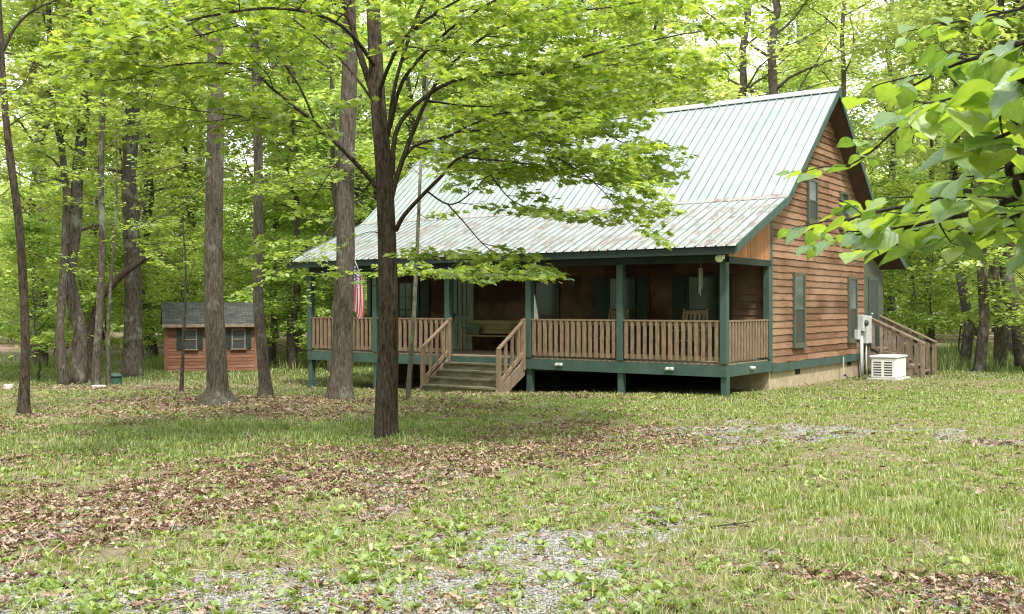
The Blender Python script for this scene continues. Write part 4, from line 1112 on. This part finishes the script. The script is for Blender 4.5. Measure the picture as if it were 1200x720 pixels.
# --- main maple in front of the cabin
rr = random.Random(21); w = MB(); L = []
D = 14.2; B = Vector(base_at(452, D))
tp = path3([(455, 400, D), (454, 300, D), (450, 200, D), (443, 120, D), (437, 0, D), (432, -130, D), (440, -300, D)])
trunk_profile(w, B, tp, .156, .07, 1.3, rr=rr)
def lb(pts, r0, r1, **k): limb(w, L, rr, path3(pts), r0 * .8, r1 * .8, **k)
lb([(447, 150, D), (437, 110, D), (420, 57, D - .1), (403, 0, D - .2), (380, -80, D - .3)], .075, .04, start=.55, slen=1.2, level=2, gap=.5)
lb([(455, 160, D), (463, 100, D - .2), (483, 33, D - .4), (497, 0, D - .5), (520, -60, D - .8)], .04, .02, start=.4, slen=1.2, level=1, gap=.3)
lb([(457, 150, D), (472, 95, D - .3), (510, 50, D - .7), (545, 22, D - 1.0), (600, -10, D - 1.4), (660, -30, D - 1.7)], .04, .012, start=.35, slen=1.3, level=2, gap=.5)
lb([(458, 235, D), (466, 205, D), (480, 165, D - .1), (500, 118, D - .2), (525, 80, D - .3), (583, 33, D - .2), (640, 18, D), (720, 8, D + .2)], .055, .014, start=.42, slen=1.3, level=2, gap=.45)
lb([(460, 205, D), (463, 160, D - .1), (480, 130, D - .1), (520, 100, D - .2), (573, 85, D - .3), (633, 88, D - .4), (683, 67, D - .4), (745, 52, D - .3), (800, 40, D - .2)], .05, .012, start=.38, slen=1.35, level=2, gap=.42)
lb([(470, 190, D), (485, 172, D + .2), (512, 163, D + .5), (557, 153, D + .9), (605, 160, D + 1.1), (655, 168, D + 1.3), (695, 190, D + 1.4), (715, 212, D + 1.4)], .035, .008, start=.22, slen=1.2, level=2, gap=.38, flat=.2)
lb([(464, 270, D), (474, 252, D - .2), (498, 226, D - .5), (518, 206, D - .7), (540, 184, D - .9), (590, 172, D - 1.2), (635, 178, D - 1.3), (675, 198, D - 1.4), (700, 218, D - 1.4)], .045, .008, start=.35, slen=1.15, level=2, gap=.38, flat=.2)
lb([(500, 224, D - .5), (527, 240, D - .6), (553, 226, D - .8), (575, 205, D - 1.0), (620, 200, D - 1.2)], .018, .006, start=.3, slen=.9, level=1, gap=.22, flat=.2)
lb([(525, 240, D - .6), (545, 262, D - .7), (565, 285, D - .8), (585, 300, D - .9), (610, 306, D - 1.0)], .014, .005, start=.55, slen=.7, level=1, gap=.2, flat=.15)
lb([(470, 300, D), (500, 300, D - .6), (535, 305, D - 1.1), (570, 318, D - 1.4), (600, 322, D - 1.5)], .012, .005, start=.15, slen=.55, level=1, gap=.16, flat=.12)
lb([(575, 205, D - 1.0), (600, 235, D - 1.2), (640, 250, D - 1.4), (690, 250, D - 1.6)], .012, .005, start=.25, slen=.6, level=1, gap=.2, flat=.15)
lb([(452, 232, D), (425, 200, D - .2), (404, 178, D - .4), (370, 145, D - .6), (345, 125, D - .8), (318, 103, D - 1.0), (295, 82, D - 1.1), (260, 74, D - 1.2), (205, 76, D - 1.3), (165, 88, D - 1.3)], .05, .008, start=.3, slen=1.25, level=2, gap=.42, flat=.18)
lb([(370, 145, D - .6), (350, 100, D - .8), (320, 60, D - 1.0), (280, 30, D - 1.2), (220, 15, D - 1.4)], .022, .007, start=.25, slen=1.2, level=2, gap=.45, flat=.18)
lb([(445, 130, D), (400, 70, D + .5), (340, 20, D + 1.0), (280, -20, D + 1.3)], .03, .01, start=.3, slen=1.3, level=2, gap=.5)
lb([(540, 184, D - .9), (600, 190, D - .6), (640, 196, D - .5), (680, 208, D - .5), (705, 218, D - .5)], .02, .006, start=.1, slen=1.15, level=2, gap=.36, flat=.15)
lb([(520, 163, D + .5), (580, 135, D + .2), (640, 130, D), (680, 140, D), (715, 160, D)], .02, .006, start=.1, slen=1.2, level=2, gap=.38, flat=.18)
lb([(500, 118, D - .2), (560, 125, D + .8), (630, 120, D + 1.4), (700, 110, D + 1.8), (760, 100, D + 2)], .02, .006, start=.1, slen=1.2, level=2, gap=.42, flat=.18)
lb([(485, 172, D), (515, 178, D + .6), (545, 190, D + 1), (575, 208, D + 1.2)], .014, .005, start=.1, slen=.95, level=1, gap=.2, flat=.15)
lb([(443, 110, D), (470, 50, D - 1), (520, 10, D - 2), (600, -30, D - 3)], .04, .01, start=.3, slen=1.4, level=2, gap=.5)
lb([(441, 80, D), (400, 30, D - 1), (330, 10, D - 2), (240, 20, D - 2.8), (170, 40, D - 3.2)], .04, .01, start=.3, slen=1.3, level=2, gap=.42, flat=.18)
lb([(370, 145, D - .6), (330, 140, D - 1.1), (270, 135, D - 1.6), (200, 125, D - 1.9)], .016, .006, start=.15, slen=1.1, level=1, gap=.2, flat=.15)
lb([(280, 30, D - 1.2), (220, 45, D - 1.5), (150, 60, D - 1.8)], .014, .006, start=.1, slen=1.2, level=1, gap=.2, flat=.15)
lb([(441, 60, D), (520, 20, D + 1), (620, -5, D + 1.8), (760, -10, D + 2.2)], .04, .01, start=.3, slen=1.4, level=2, gap=.45)
lb([(448, 275, D), (438, 272, D - .1), (425, 274, D - .2), (412, 281, D - .3)], .012, .004, start=.9, slen=.2, level=0)
lb([(448, 330, D), (436, 335, D - .2), (420, 325, D - .5), (402, 322, D - .7)], .010, .004, start=.6, slen=.3, level=0)
lb([(404, 178, D - .4), (385, 205, D - .6), (365, 235, D - .8), (340, 262, D - .9)], .014, .005, start=.3, slen=.8, level=1, gap=.3, flat=.2, dens=.7)
finish_tree('maple_tree', 'dark-trunked maple in front of the porch spreading low leafy limbs over the roof', w, L, 'bark_dark', 'leaf_maple', T_MAPLE, .108, 5, B, tilt=.45)
print('maple leaves', len(L))

# --- the other yard trees
def yard_tree(u, v_pts, d, r0, r1, bk, lab, limbs=(), flare=1.6, leafm='leaf_maple', size=.10, seed=1, T=T_OVAL, name='yard_tree'):
    rr = random.Random(seed); w = MB(); L = []; B = Vector(base_at(u, d))
    trunk_profile(w, B, path3([(a, b, d) for a, b in v_pts]), r0, r1, flare, rr=rr)
    for pts, a, b, kw in limbs: limb(w, L, rr, path3(pts), a, b, **kw)
    return finish_tree(name, lab, w, L, bk, leafm, T, size, seed, B, group='trees standing in the leaf-strewn yard')
d = 19.3
yard_tree(254, [(254, 430, ), (251, 360), (250, 300), (252, 180), (253, 90), (250, 0), (247, -150), (240, -400)], d, .20, .12, 'bark_grey',
          'thick grey-barked tree with wide root flare in front of the shed', [
    ([(252, 205, d), (230, 225, d - .3), (205, 245, d - .6), (175, 262, d - .9)], .02, .006, dict(start=.5, slen=.9, level=1, gap=.35, dens=.35)),
    ([(252, 178, d), (225, 190, d - .3), (190, 200, d - .6), (160, 205, d - .9)], .018, .006, dict(start=.4, slen=.9, level=1, gap=.35, dens=.35)),
    ([(256, 195, d), (285, 205, d + .3), (310, 222, d + .6)], .018, .006, dict(start=.5, slen=.7, level=1, gap=.35, dens=.4)),
    ([(253, 60, d), (215, 20, d), (170, -20, d)], .05, .01, dict(start=.3, slen=1.6, level=2, gap=.6)),
    ([(253, 30, d), (300, -10, d), (350, -50, d)], .05, .01, dict(start=.3, slen=1.6, level=2, gap=.6)),
    ([(250, 100, d), (215, 95, d - 1), (180, 100, d - 2)], .02, .006, dict(start=.2, slen=1.1, level=1, gap=.3)),
], 2.5, seed=31)
d = 21.0
yard_tree(310, [(308, 420), (303, 360), (302, 300), (303, 200), (300, 100), (298, 0), (300, -150)], d, .125, .07, 'bark_grey',
          'slim grey tree with bent lower trunk just right of the root-flared tree', [
    ([(303, 210, d), (330, 215, d), (360, 205, d - .2), (385, 200, d - .3)], .014, .005, dict(start=.4, slen=.8, level=1, gap=.4, dens=.4)),
    ([(303, 270, d), (330, 285, d - .3), (355, 300, d - .5)], .012, .005, dict(start=.3, slen=.9, level=1, gap=.25)),
    ([(300, 100, d), (340, 60, d), (380, 30, d)], .03, .008, dict(start=.3, slen=1.4, level=2, gap=.5)),
    ([(300, 150, d), (260, 120, d + .3), (225, 110, d + .5)], .02, .006, dict(start=.3, slen=1.2, level=1, gap=.3))], 1.5, seed=32)
d = 20.4
yard_tree(400, [(401, 420), (402, 380), (405, 300), (405, 200), (410, 80), (408, 0), (404, -200)], d, .225, .13, 'bark_grey',
          'sturdy mossy grey tree beside the hanging flag in front of the porch', [
    ([(405, 240, d), (380, 275, d - .3), (350, 300, d - .6), (325, 320, d - .8)], .02, .006, dict(start=.25, slen=1.0, level=1, gap=.25)),
    ([(405, 190, d), (375, 200, d - .3), (340, 215, d - .5)], .02, .006, dict(start=.3, slen=1.1, level=1, gap=.3)),
    ([(405, 300, d), (390, 325, d - .5), (372, 345, d - .8)], .01, .004, dict(start=.3, slen=.5, level=1, gap=.2, dens=.8)),
    ([(408, 60, d), (370, 10, d), (330, -40, d)], .04, .01, dict(start=.3, slen=1.5, level=2, gap=.6))], 1.35, seed=33)
d = 20.0
yard_tree(479, [(482, 410), (486, 350), (489, 290), (491, 240), (494, 180), (500, 110), (503, 40)], d, .048, .022, 'bark_pale',
          'thin lichen-spotted sapling standing just right of the dark maple trunk', [
    ([(495, 165, d), (520, 155, d + .4), (560, 150, d + .8), (600, 155, d + 1.0)], .012, .004, dict(start=.1, slen=1.2, level=1, gap=.22)),
    ([(493, 195, d), (515, 188, d - .3), (545, 190, d - .6)], .012, .004, dict(start=.1, slen=1.0, level=1, gap=.22)),
    ([(492, 205, d), (475, 190, d + .3), (460, 185, d + .5)], .012, .004, dict(start=.1, slen=.9, level=1, gap=.22)),
    ([(498, 140, d), (530, 122, d + .3), (570, 115, d + .5)], .012, .004, dict(start=.1, slen=1.1, level=1, gap=.22)),
    ([(491, 250, d), (500, 255, d), (520, 250, d)], .01, .004, dict(start=.5, slen=.5, level=1, gap=.3)),
    ([(488, 310, d), (510, 318, d - .8), (535, 322, d - 1.5), (560, 322, d - 2)], .01, .004, dict(start=.2, slen=.7, level=1, gap=.2, flat=.12)),
    ([(489, 300, d), (475, 312, d - .8), (460, 322, d - 1.6)], .01, .004, dict(start=.3, slen=.6, level=1, gap=.2, flat=.12)),
    ([(560, 322, d - 2), (600, 318, d - 2.6), (640, 322, d - 3)], .008, .004, dict(start=.1, slen=.55, level=1, gap=.25, flat=.1))], 1.2, leafm='leaf_maple', size=.115, T=T_MAPLE, seed=35)
d = 17.4
yard_tree(28, [(29, 440), (30, 400), (27, 330), (22, 260), (14, 200), (8, 150), (3, 90), (0, 30), (-6, -60)], d, .085, .045, 'bark_dark',
          'slim dark tree leaning left at the far left of the yard', [
    ([(3, 60, d), (18, 32, d), (40, 12, d), (72, -2, d)], .035, .012, dict(start=.6, slen=1.0, level=1, gap=.5)),
    ([(6, 62, d), (30, 68, d + .2), (52, 85, d + .4), (66, 100, d + .5)], .018, .005, dict(start=.5, slen=.6, level=1, gap=.4, dens=.15)),
    ([(12, 110, d), (30, 95, d + .4), (44, 60, d + .5), (52, 40, d + .6)], .012, .004, dict(start=.6, slen=.5, level=1, gap=.3, dens=.2)),
    ([(14, 200, d), (40, 212, d + .4), (70, 210, d + .8)], .01, .004, dict(start=.5, slen=.6, level=1, gap=.3, dens=.6)),
    ([(24, 290, d), (45, 300, d + .4), (75, 312, d + .7)], .01, .004, dict(start=.4, slen=.7, level=1, gap=.3, dens=.6)),
    ([(8, 150, d), (30, 135, d - .5), (70, 120, d - 1)], .012, .004, dict(start=.2, slen=1.0, level=1, gap=.25))], 1.4, seed=36)
d = 28.5
yard_tree(113, [(113, 420), (116, 380), (118, 330), (120, 280), (118, 200), (121, 100), (119, 0), (122, -80)], d, .12, .06, 'bark_far', 'pale slim trunk rising behind the long flat stone', [([(118, 250, d), (95, 225, d), (60, 215, d - .5)], .02, .006, dict(start=.2, slen=1.3, level=1, gap=.3)), ([(119, 180, d), (150, 150, d), (180, 140, d - .5)], .02, .006, dict(start=.2, slen=1.4, level=1, gap=.3)), ([(119, 90, d), (90, 60, d), (50, 50, d)], .02, .006, dict(start=.2, slen=1.5, level=2, gap=.5))], 1.3, seed=37)
yard_tree(127, [(127, 420), (127, 380), (130, 330), (134, 280), (137, 220), (136, 150)], d, .065, .02, 'bark_far', 'thinnest pale sapling right beside the green well cover', [([(134, 290, d), (150, 270, d), (175, 260, d)], .014, .005, dict(start=.2, slen=1.1, level=1, gap=.25)), ([(137, 220, d), (120, 195, d), (100, 185, d)], .014, .005, dict(start=.2, slen=1.1, level=1, gap=.25)), ([(136, 160, d), (145, 135, d), (150, 110, d)], .014, .005, dict(start=.1, slen=1.0, level=1, gap=.25))], 1.2, seed=38)
yard_tree(103, [(104, 410), (109, 380), (118, 350), (130, 335), (145, 320), (160, 310), (172, 302), (190, 298)], 31.0, .17, .07, 'bark_dark', 'dark crooked tree bending sharply to the right behind the pale saplings', [
    ([(150, 316, 31), (162, 305, 31), (170, 290, 31), (188, 285, 31)], .05, .015, dict(start=.5, slen=1.4, level=1, gap=.4))], 1.2, seed=39)
d = 24.5
yard_tree(213, [(214, 425), (215, 395), (217, 365), (218, 340), (217, 300), (214, 260)], d, .045, .02, 'bark_dark', 'thin dark sapling in front of the left shed window', [
    ([(217, 350, d), (222, 330, d), (228, 300, d)], .014, .005, dict(start=.5, slen=.5, level=1, gap=.3)),
    ([(217, 330, d), (205, 310, d), (190, 300, d)], .012, .004, dict(start=.3, slen=.7, level=1, gap=.25))], 1.3, seed=40)

# low sprays of young leaves in mid distance at left and right (small understory trees at the yard edge)
edge = [(150, 39, 1, .9, 'young leafy tree behind the thick grey trunk near the well cover'), (45, 31, 3, 1.1, 'low young tree left of the slim dark trunk at the yard edge'),
        (338, 39.5, 3, 1.2, 'young tree between the shed and the porch corner'),
        (1125, 39.5, 3, 1.15, 'young tree behind the dark trunks at the right wood edge'),
        (1070, 38, 0, 1.0, 'young tree rising behind the side stairs'), (1200, 30.5, 3, 1.2, 'low bushy young tree at the right edge of the woods'), (95, 38, 0, 1.1, 'taller young tree behind the crooked dark tree')]
for u, d, k, s_, lab in edge:
    place_tree(UNDER[k], base_at(u, d), rt.uniform(0, 6), (s_, s_), 'understory_tree', lab, 'young tree', 'young trees at the yard edge')

# --- near branches reaching in from the right (a redbud standing just outside the picture)
rr = random.Random(77); w = MB(); L = []
B = Vector((2.75, 3.3, gz(2.75, 3.3)))
tp = [B + Vector((.0, 0, .9)), B + Vector((-.05, .05, 1.8)), B + Vector((.0, .1, 2.8)), B + Vector((.1, .1, 4.0))]
trunk_profile(w, B, tp, .07, .03, 1.3, rr=rr)
HL = []
def near_branch(pts, r0, r1, leafgap, start=.25, twigs=.16, tl=.22):
    P, Rr = smooth_path(pts, [r0 + (r1 - r0) * k / (len(pts) - 1) for k in range(len(pts))], 5); w.tube(P, Rr, 6, False)
    tot = sum((P[k + 1] - P[k]).length for k in range(len(P) - 1)); s = 0; nx_ = tot * start; sg = 1
    for k in range(len(P) - 1):
        seg = P[k + 1] - P[k]; sl = seg.length; dd = seg.normalized()
        while s + sl > nx_:
            q = P[k] + dd * (nx_ - s); az = math.atan2(dd.y, dd.x) + sg * rr.uniform(.5, 1.1); sg = -sg
            p2, r2 = wood_path(q, (math.cos(az), math.sin(az), rr.uniform(-.25, .2)), tl * rr.uniform(.6, 1.5), .0035, .0018, 4, .18, rr)
            w.tube(p2, r2, 4, False)
            sg2 = 1
            for m in range(1, 5):
                a2 = az + sg2 * rr.uniform(.4, 1.0); sg2 = -sg2
                e = p2[m] + Vector((math.cos(a2) * .03, math.sin(a2) * .03, -.01)); w.tube([p2[m], e], .0014, 3, False)
                HL.append((e.x, e.y, e.z, a2))
                if rr.random() < .45: HL.append((p2[m].x + rr.gauss(0, .03), p2[m].y + rr.gauss(0, .03), p2[m].z + rr.gauss(0, .03), a2 + 2.2))
            nx_ += twigs * rr.uniform(.7, 1.3)
        s += sl
    HL.append((*P[-1], math.atan2(P[-1].y - P[-2].y, P[-1].x - P[-2].x)))
T0 = lambda h: B + Vector((0, .05, h))
near_branch([T0(2.4)] + path3([(1215, 110, 3.3), (1165, 118, 3.7), (1118, 122, 4.1), (1082, 133, 4.4), (1052, 150, 4.6), (1021, 178, 4.7), (992, 196, 4.8)]), .014, .003, .1, .3, .13, .18)
near_branch([T0(1.9)] + path3([(1230, 200, 2.7), (1182, 214, 2.9), (1140, 222, 3.1), (1099, 236, 3.3), (1050, 244, 3.5), (1000, 256, 3.7), (962, 272, 3.8)]), .014, .003, .1, .18, .12, .2)
near_branch([T0(1.9)] + path3([(1240, 215, 2.5), (1190, 232, 2.55), (1140, 250, 2.7), (1100, 258, 2.9), (1060, 268, 3.1), (1035, 276, 3.2)]), .012, .003, .1, .22, .12, .18)
near_branch([T0(2.5)] + path3([(1250, 90, 2.1), (1200, 98, 2.15), (1160, 108, 2.3), (1120, 112, 2.5)]), .012, .003, .1, .25, .11, .16)
near_branch([T0(2.7)] + path3([(1240, 50, 2.6), (1190, 58, 2.9), (1130, 72, 3.3), (1090, 90, 3.6), (1065, 104, 3.7)]), .012, .003, .1, .25, .13, .2)
near_branch([T0(3.0)] + path3([(1240, 0, 3.4), (1190, 12, 3.8), (1140, 22, 4.3), (1100, 30, 4.7)]), .010, .003, .1, .65, .35, .25)
near_branch([T0(1.75)] + path3([(1235, 260, 2.9), (1180, 268, 3.0), (1130, 275, 3.2), (1085, 285, 3.4), (1050, 290, 3.5)]), .010, .003, .1, .2, .11, .17)
near_branch([T0(1.85)] + path3([(1235, 190, 3.2), (1180, 215, 3.5), (1120, 245, 3.7), (1070, 255, 3.9), (1020, 272, 4.1), (980, 280, 4.2)]), .010, .003, .1, .2, .12, .17)
near_branch([T0(2.4)] + path3([(1235, 130, 2.2), (1195, 150, 2.2), (1165, 165, 2.3)]), .010, .003, .1, .35, .13, .12)
t = finish_tree('redbud_tree', 'branches of large heart-shaped leaves reaching in close from the upper right', w, HL, 'bark_dark', 'leaf_redbud', T_HEART, .082, 9, B, tilt=.38, droop=.35, smooth=True)
print('redbud leaves', len(HL))

# ------------------------------------------------------------------ ground cover
rng = np.random.RandomState(11)
def scatter(N, y0, y1, pw=1.0, margin=.54):
    """denser close to the camera"""
    t = rng.rand(N) ** pw; y = y0 * (y1 / y0) ** t; x = rng.uniform(-1, 1, N) * (margin * y + .4); return x, y
def house_mask(x, y):
    dx, dy = x - CX, y - CYY; X_ = dx * cT + dy * sT; Y_ = -dx * sT + dy * cT
    return (X_ > XL + .2) & (X_ < -.1) & (Y_ > .3) & (Y_ < LB)
T_BL = (np.array([(-.04, 0, 0), (.04, 0, 0), (.0, .32, 1.0)]), np.array([(0, 1, 2)]))
def blades(name, x, y, h, wid, mat):
    N = len(x); a = rng.uniform(0, 6.283, N); ln = rng.uniform(.15, .7, N) * h
    z = ground_z(x, y) - .004
    ca_, sa_ = np.cos(a), np.sin(a); px_, py_ = -sa_, ca_
    b0 = np.stack([x - px_ * wid, y - py_ * wid, z], -1); b1 = np.stack([x + px_ * wid, y + py_ * wid, z], -1)
    mx_, my_ = x + ca_ * ln * .35, y + sa_ * ln * .35
    m0 = np.stack([mx_ - px_ * wid * .7, my_ - py_ * wid * .7, z + h * .6], -1); m1 = np.stack([mx_ + px_ * wid * .7, my_ + py_ * wid * .7, z + h * .6], -1)
    tip = np.stack([x + ca_ * ln, y + sa_ * ln, z + h], -1)
    V = np.stack([b0, b1, m1, m0, tip], 1).reshape(-1, 3)
    k = (np.arange(N) * 5)[:, None]
    Fc = np.concatenate([k + np.array([[0, 1, 2]]), k + np.array([[0, 2, 3]]), k + np.array([[3, 2, 4]])], 1).reshape(-1, 3)
    o = np_mesh(name, V, Fc, mat, kind='stuff'); return o
x, y = scatter(800000, 5.0, 41, .9)
g, l_, r_ = zones(x, y); cl_ = fbm(x, y, 5.0, 2)
keep = (rng.rand(len(x)) < (r_ * .85 + .17) * (1 - .6 * g) * sm(.2, .55, cl_) ) & ~house_mask(x, y)
x, y = x[keep], y[keep]
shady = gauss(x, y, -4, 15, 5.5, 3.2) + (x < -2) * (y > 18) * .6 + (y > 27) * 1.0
h = (.022 + .05 * rng.rand(len(x)) ** 2 + .035 * gauss(x, y, -3.5, 14.5, 4, 1.8) + .05 * gauss(x, y, 4, 8.8, 2, 2) + .04 * sm(27, 34, y)) * (.6 + .8 * fbm(x, y, 2, 2))
wd = .0022 + .00042 * y
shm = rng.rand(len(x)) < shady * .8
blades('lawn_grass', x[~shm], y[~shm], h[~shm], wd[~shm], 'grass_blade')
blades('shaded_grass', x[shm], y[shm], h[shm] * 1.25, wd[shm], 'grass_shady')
print('blades', len(x))
# tall meadow grass at the wood edge
N = 60000; y = rng.uniform(30.5, 50, N); x = rng.uniform(-.55, .55, N) * y; sel = (x > 0) | (y > 38.5 + 1.5 * np.sin(x)); x, y = x[sel], y[sel]; N = len(x)
k_ = ~house_mask(x, y) & ~((abs(x - sx) < 2) & (abs(y - SD - 1) < 1.6)) & (rng.rand(N) < sm(.35, .6, fbm(x, y, .5, 3)))
blades('meadow_grass', x[k_], y[k_], rng.uniform(.15, .5, k_.sum()), np.full(k_.sum(), .012), 'grass_shady')
# fallen leaves
x, y = scatter(330000, 5.0, 34, .85); g, l_, r_ = zones(x, y)
k_ = (rng.rand(len(x)) < l_ * .8 + .02) & ~house_mask(x, y); x, y = x[k_], y[k_]
leaves('fallen_leaves', np.stack([x, y, ground_z(x, y) + .012 + .02 * rng.rand(len(x))], -1), rng.uniform(.028, .066, len(x)) * (1 + .018 * y), T_CRISP, 'dead_leaf', rng, kind='stuff', tilt=.75, droop=0)
# gravel
x, y = scatter(110000, 5.0, 18, 1.2); g, l_, r_ = zones(x, y)
k_ = rng.rand(len(x)) < g * .8 + .015; x, y = x[k_], y[k_]; N = len(x)
oc = np.array([(1, 0, 0), (0, 1, 0), (-1, 0, 0), (0, -1, 0), (.2, .1, .8), (0, 0, -1)]); of = np.array([(0, 1, 4), (1, 2, 4), (2, 3, 4), (3, 0, 4), (1, 0, 5), (2, 1, 5), (3, 2, 5), (0, 3, 5)])
s_ = rng.uniform(.006, .019, (N, 1, 1)) * rng.uniform(.6, 1.3, (N, 1, 3)); a = rng.uniform(0, 6.28, N)
V = oc[None] * s_; ca_, sa_ = np.cos(a)[:, None], np.sin(a)[:, None]
V = np.stack([V[..., 0] * ca_ - V[..., 1] * sa_, V[..., 0] * sa_ + V[..., 1] * ca_, V[..., 2] * .7], -1) + np.stack([x, y, ground_z(x, y) + .004], -1)[:, None]
np_mesh('gravel', V.reshape(-1, 3), (of[None] + (np.arange(N) * 6)[:, None, None]).reshape(-1, 3), 'stone', kind='stuff')
# broad-leaved weeds
x, y = scatter(13000, 5.0, 22, 1.0); g, l_, r_ = zones(x, y)
k_ = (rng.rand(len(x)) < (.3 + .7 * sm(.5, .65, fbm(x, y, 1.1, 3))) * np.where(x > 1.5, .6, 1.)) & ~house_mask(x, y) & (x < 9); x, y = x[k_], y[k_]; nl_ = 7
X_ = np.repeat(x, nl_) + rng.normal(0, .02, len(x) * nl_); Y_ = np.repeat(y, nl_) + rng.normal(0, .02, len(x) * nl_)
sz_ = np.repeat(rng.uniform(.02, .06, len(x)) * (1 + .6 * (rng.rand(len(x)) < .12)), nl_)
leaves('weeds', np.stack([X_, Y_, ground_z(X_, Y_) + .006], -1), sz_, T_OVAL, 'weed', rng, kind='stuff', tilt=.5, droop=-.75)
# dry straw lying between the living blades
x, y = scatter(60000, 5.0, 26, .9); g, l_, r_ = zones(x, y); k_ = (rng.rand(len(x)) < (.2 + .6 * fbm(x + 3, y, 1.7, 3)) * (1 - .7 * g)) & ~house_mask(x, y); x, y = x[k_], y[k_]; N = len(x)
T_STRAW = (np.array([(-.02, 0, 0), (.02, 0, 0), (.015, 1, .12), (-.015, 1, .12)]), np.array([(0, 1, 2, 3)]))
leaves('dry_grass', np.stack([x, y, ground_z(x, y) + rng.uniform(.005, .03, N)], -1), rng.uniform(.04, .14, N) * (1 + .01 * y), T_STRAW, 'straw', rng, kind='stuff', tilt=.3, droop=-.1)
# undergrowth of the wood floor
N = 70000; y = 31 + 62 * rng.rand(N) ** 1.5; x = rng.uniform(-.57, .57, N) * y
hgt = fbm(x, y, .35, 3); k_ = (~in_house(0, 0)) & (rng.rand(N) < sm(.34, .5, hgt))
dx, dy = x - CX, y - CYY; hx = dx * cT + dy * sT; hy = -dx * sT + dy * cT
k_ &= ~((hx > XL - 1) & (hx < 3) & (hy > -1) & (hy < LB + 1.5)) & ~((abs(x - sx) < 2.6) & (y < SD + 3.2)) & (y > np.where(x < 0, 39, 34) + 1.5 * np.sin(x * .7))
x, y, hgt = x[k_], y[k_], hgt[k_]
z = ground_z(x, y) + rng.rand(len(x)) ** 1.3 * (.3 + 2.6 * np.clip(hgt - .42, 0, .4) / .4) * sm(33, 44, y)
leaves('undergrowth', np.stack([x, y, z], -1), rng.uniform(.12, .26, len(x)) * (1 + .004 * y), T_DIAMOND, 'leaf_scrub', rng, kind='stuff', tilt=.7)

# fallen twigs in the yard
def twig(u, d, L_, az, lab, seed):
    rr = random.Random(seed); x, y, z = base_at(u, d); w = MB()
    pts, rad = wood_path((0, 0, .02), (math.cos(az), math.sin(az), .0), L_, .009, .003, 9, .22, rr)
    pts = [Vector((p.x, p.y, .02 + gz(x + p.x, y + p.y) - z + abs(p.z) * .2)) for p in pts]; w.tube(pts, rad, 6)
    for k in (2, 4):
        a2 = az + (.7 if k == 2 else -.6); p2, r2 = wood_path(pts[k], (math.cos(a2), math.sin(a2), .05), L_ * .35, .007, .003, 4, .12, rr); w.tube(p2, r2, 5)
    o = w.build('fallen_twig', 'bark_far'); o.location = (x, y, z); tag(o, lab, 'twig')
twig(812, 8.4, .75, R(12), 'forked dead branch lying on the thin grass in the near middle of the drive', 3)
twig(1005, 14.7, .6, R(200), 'short dead stick on the grass beyond the gravel patch', 4)
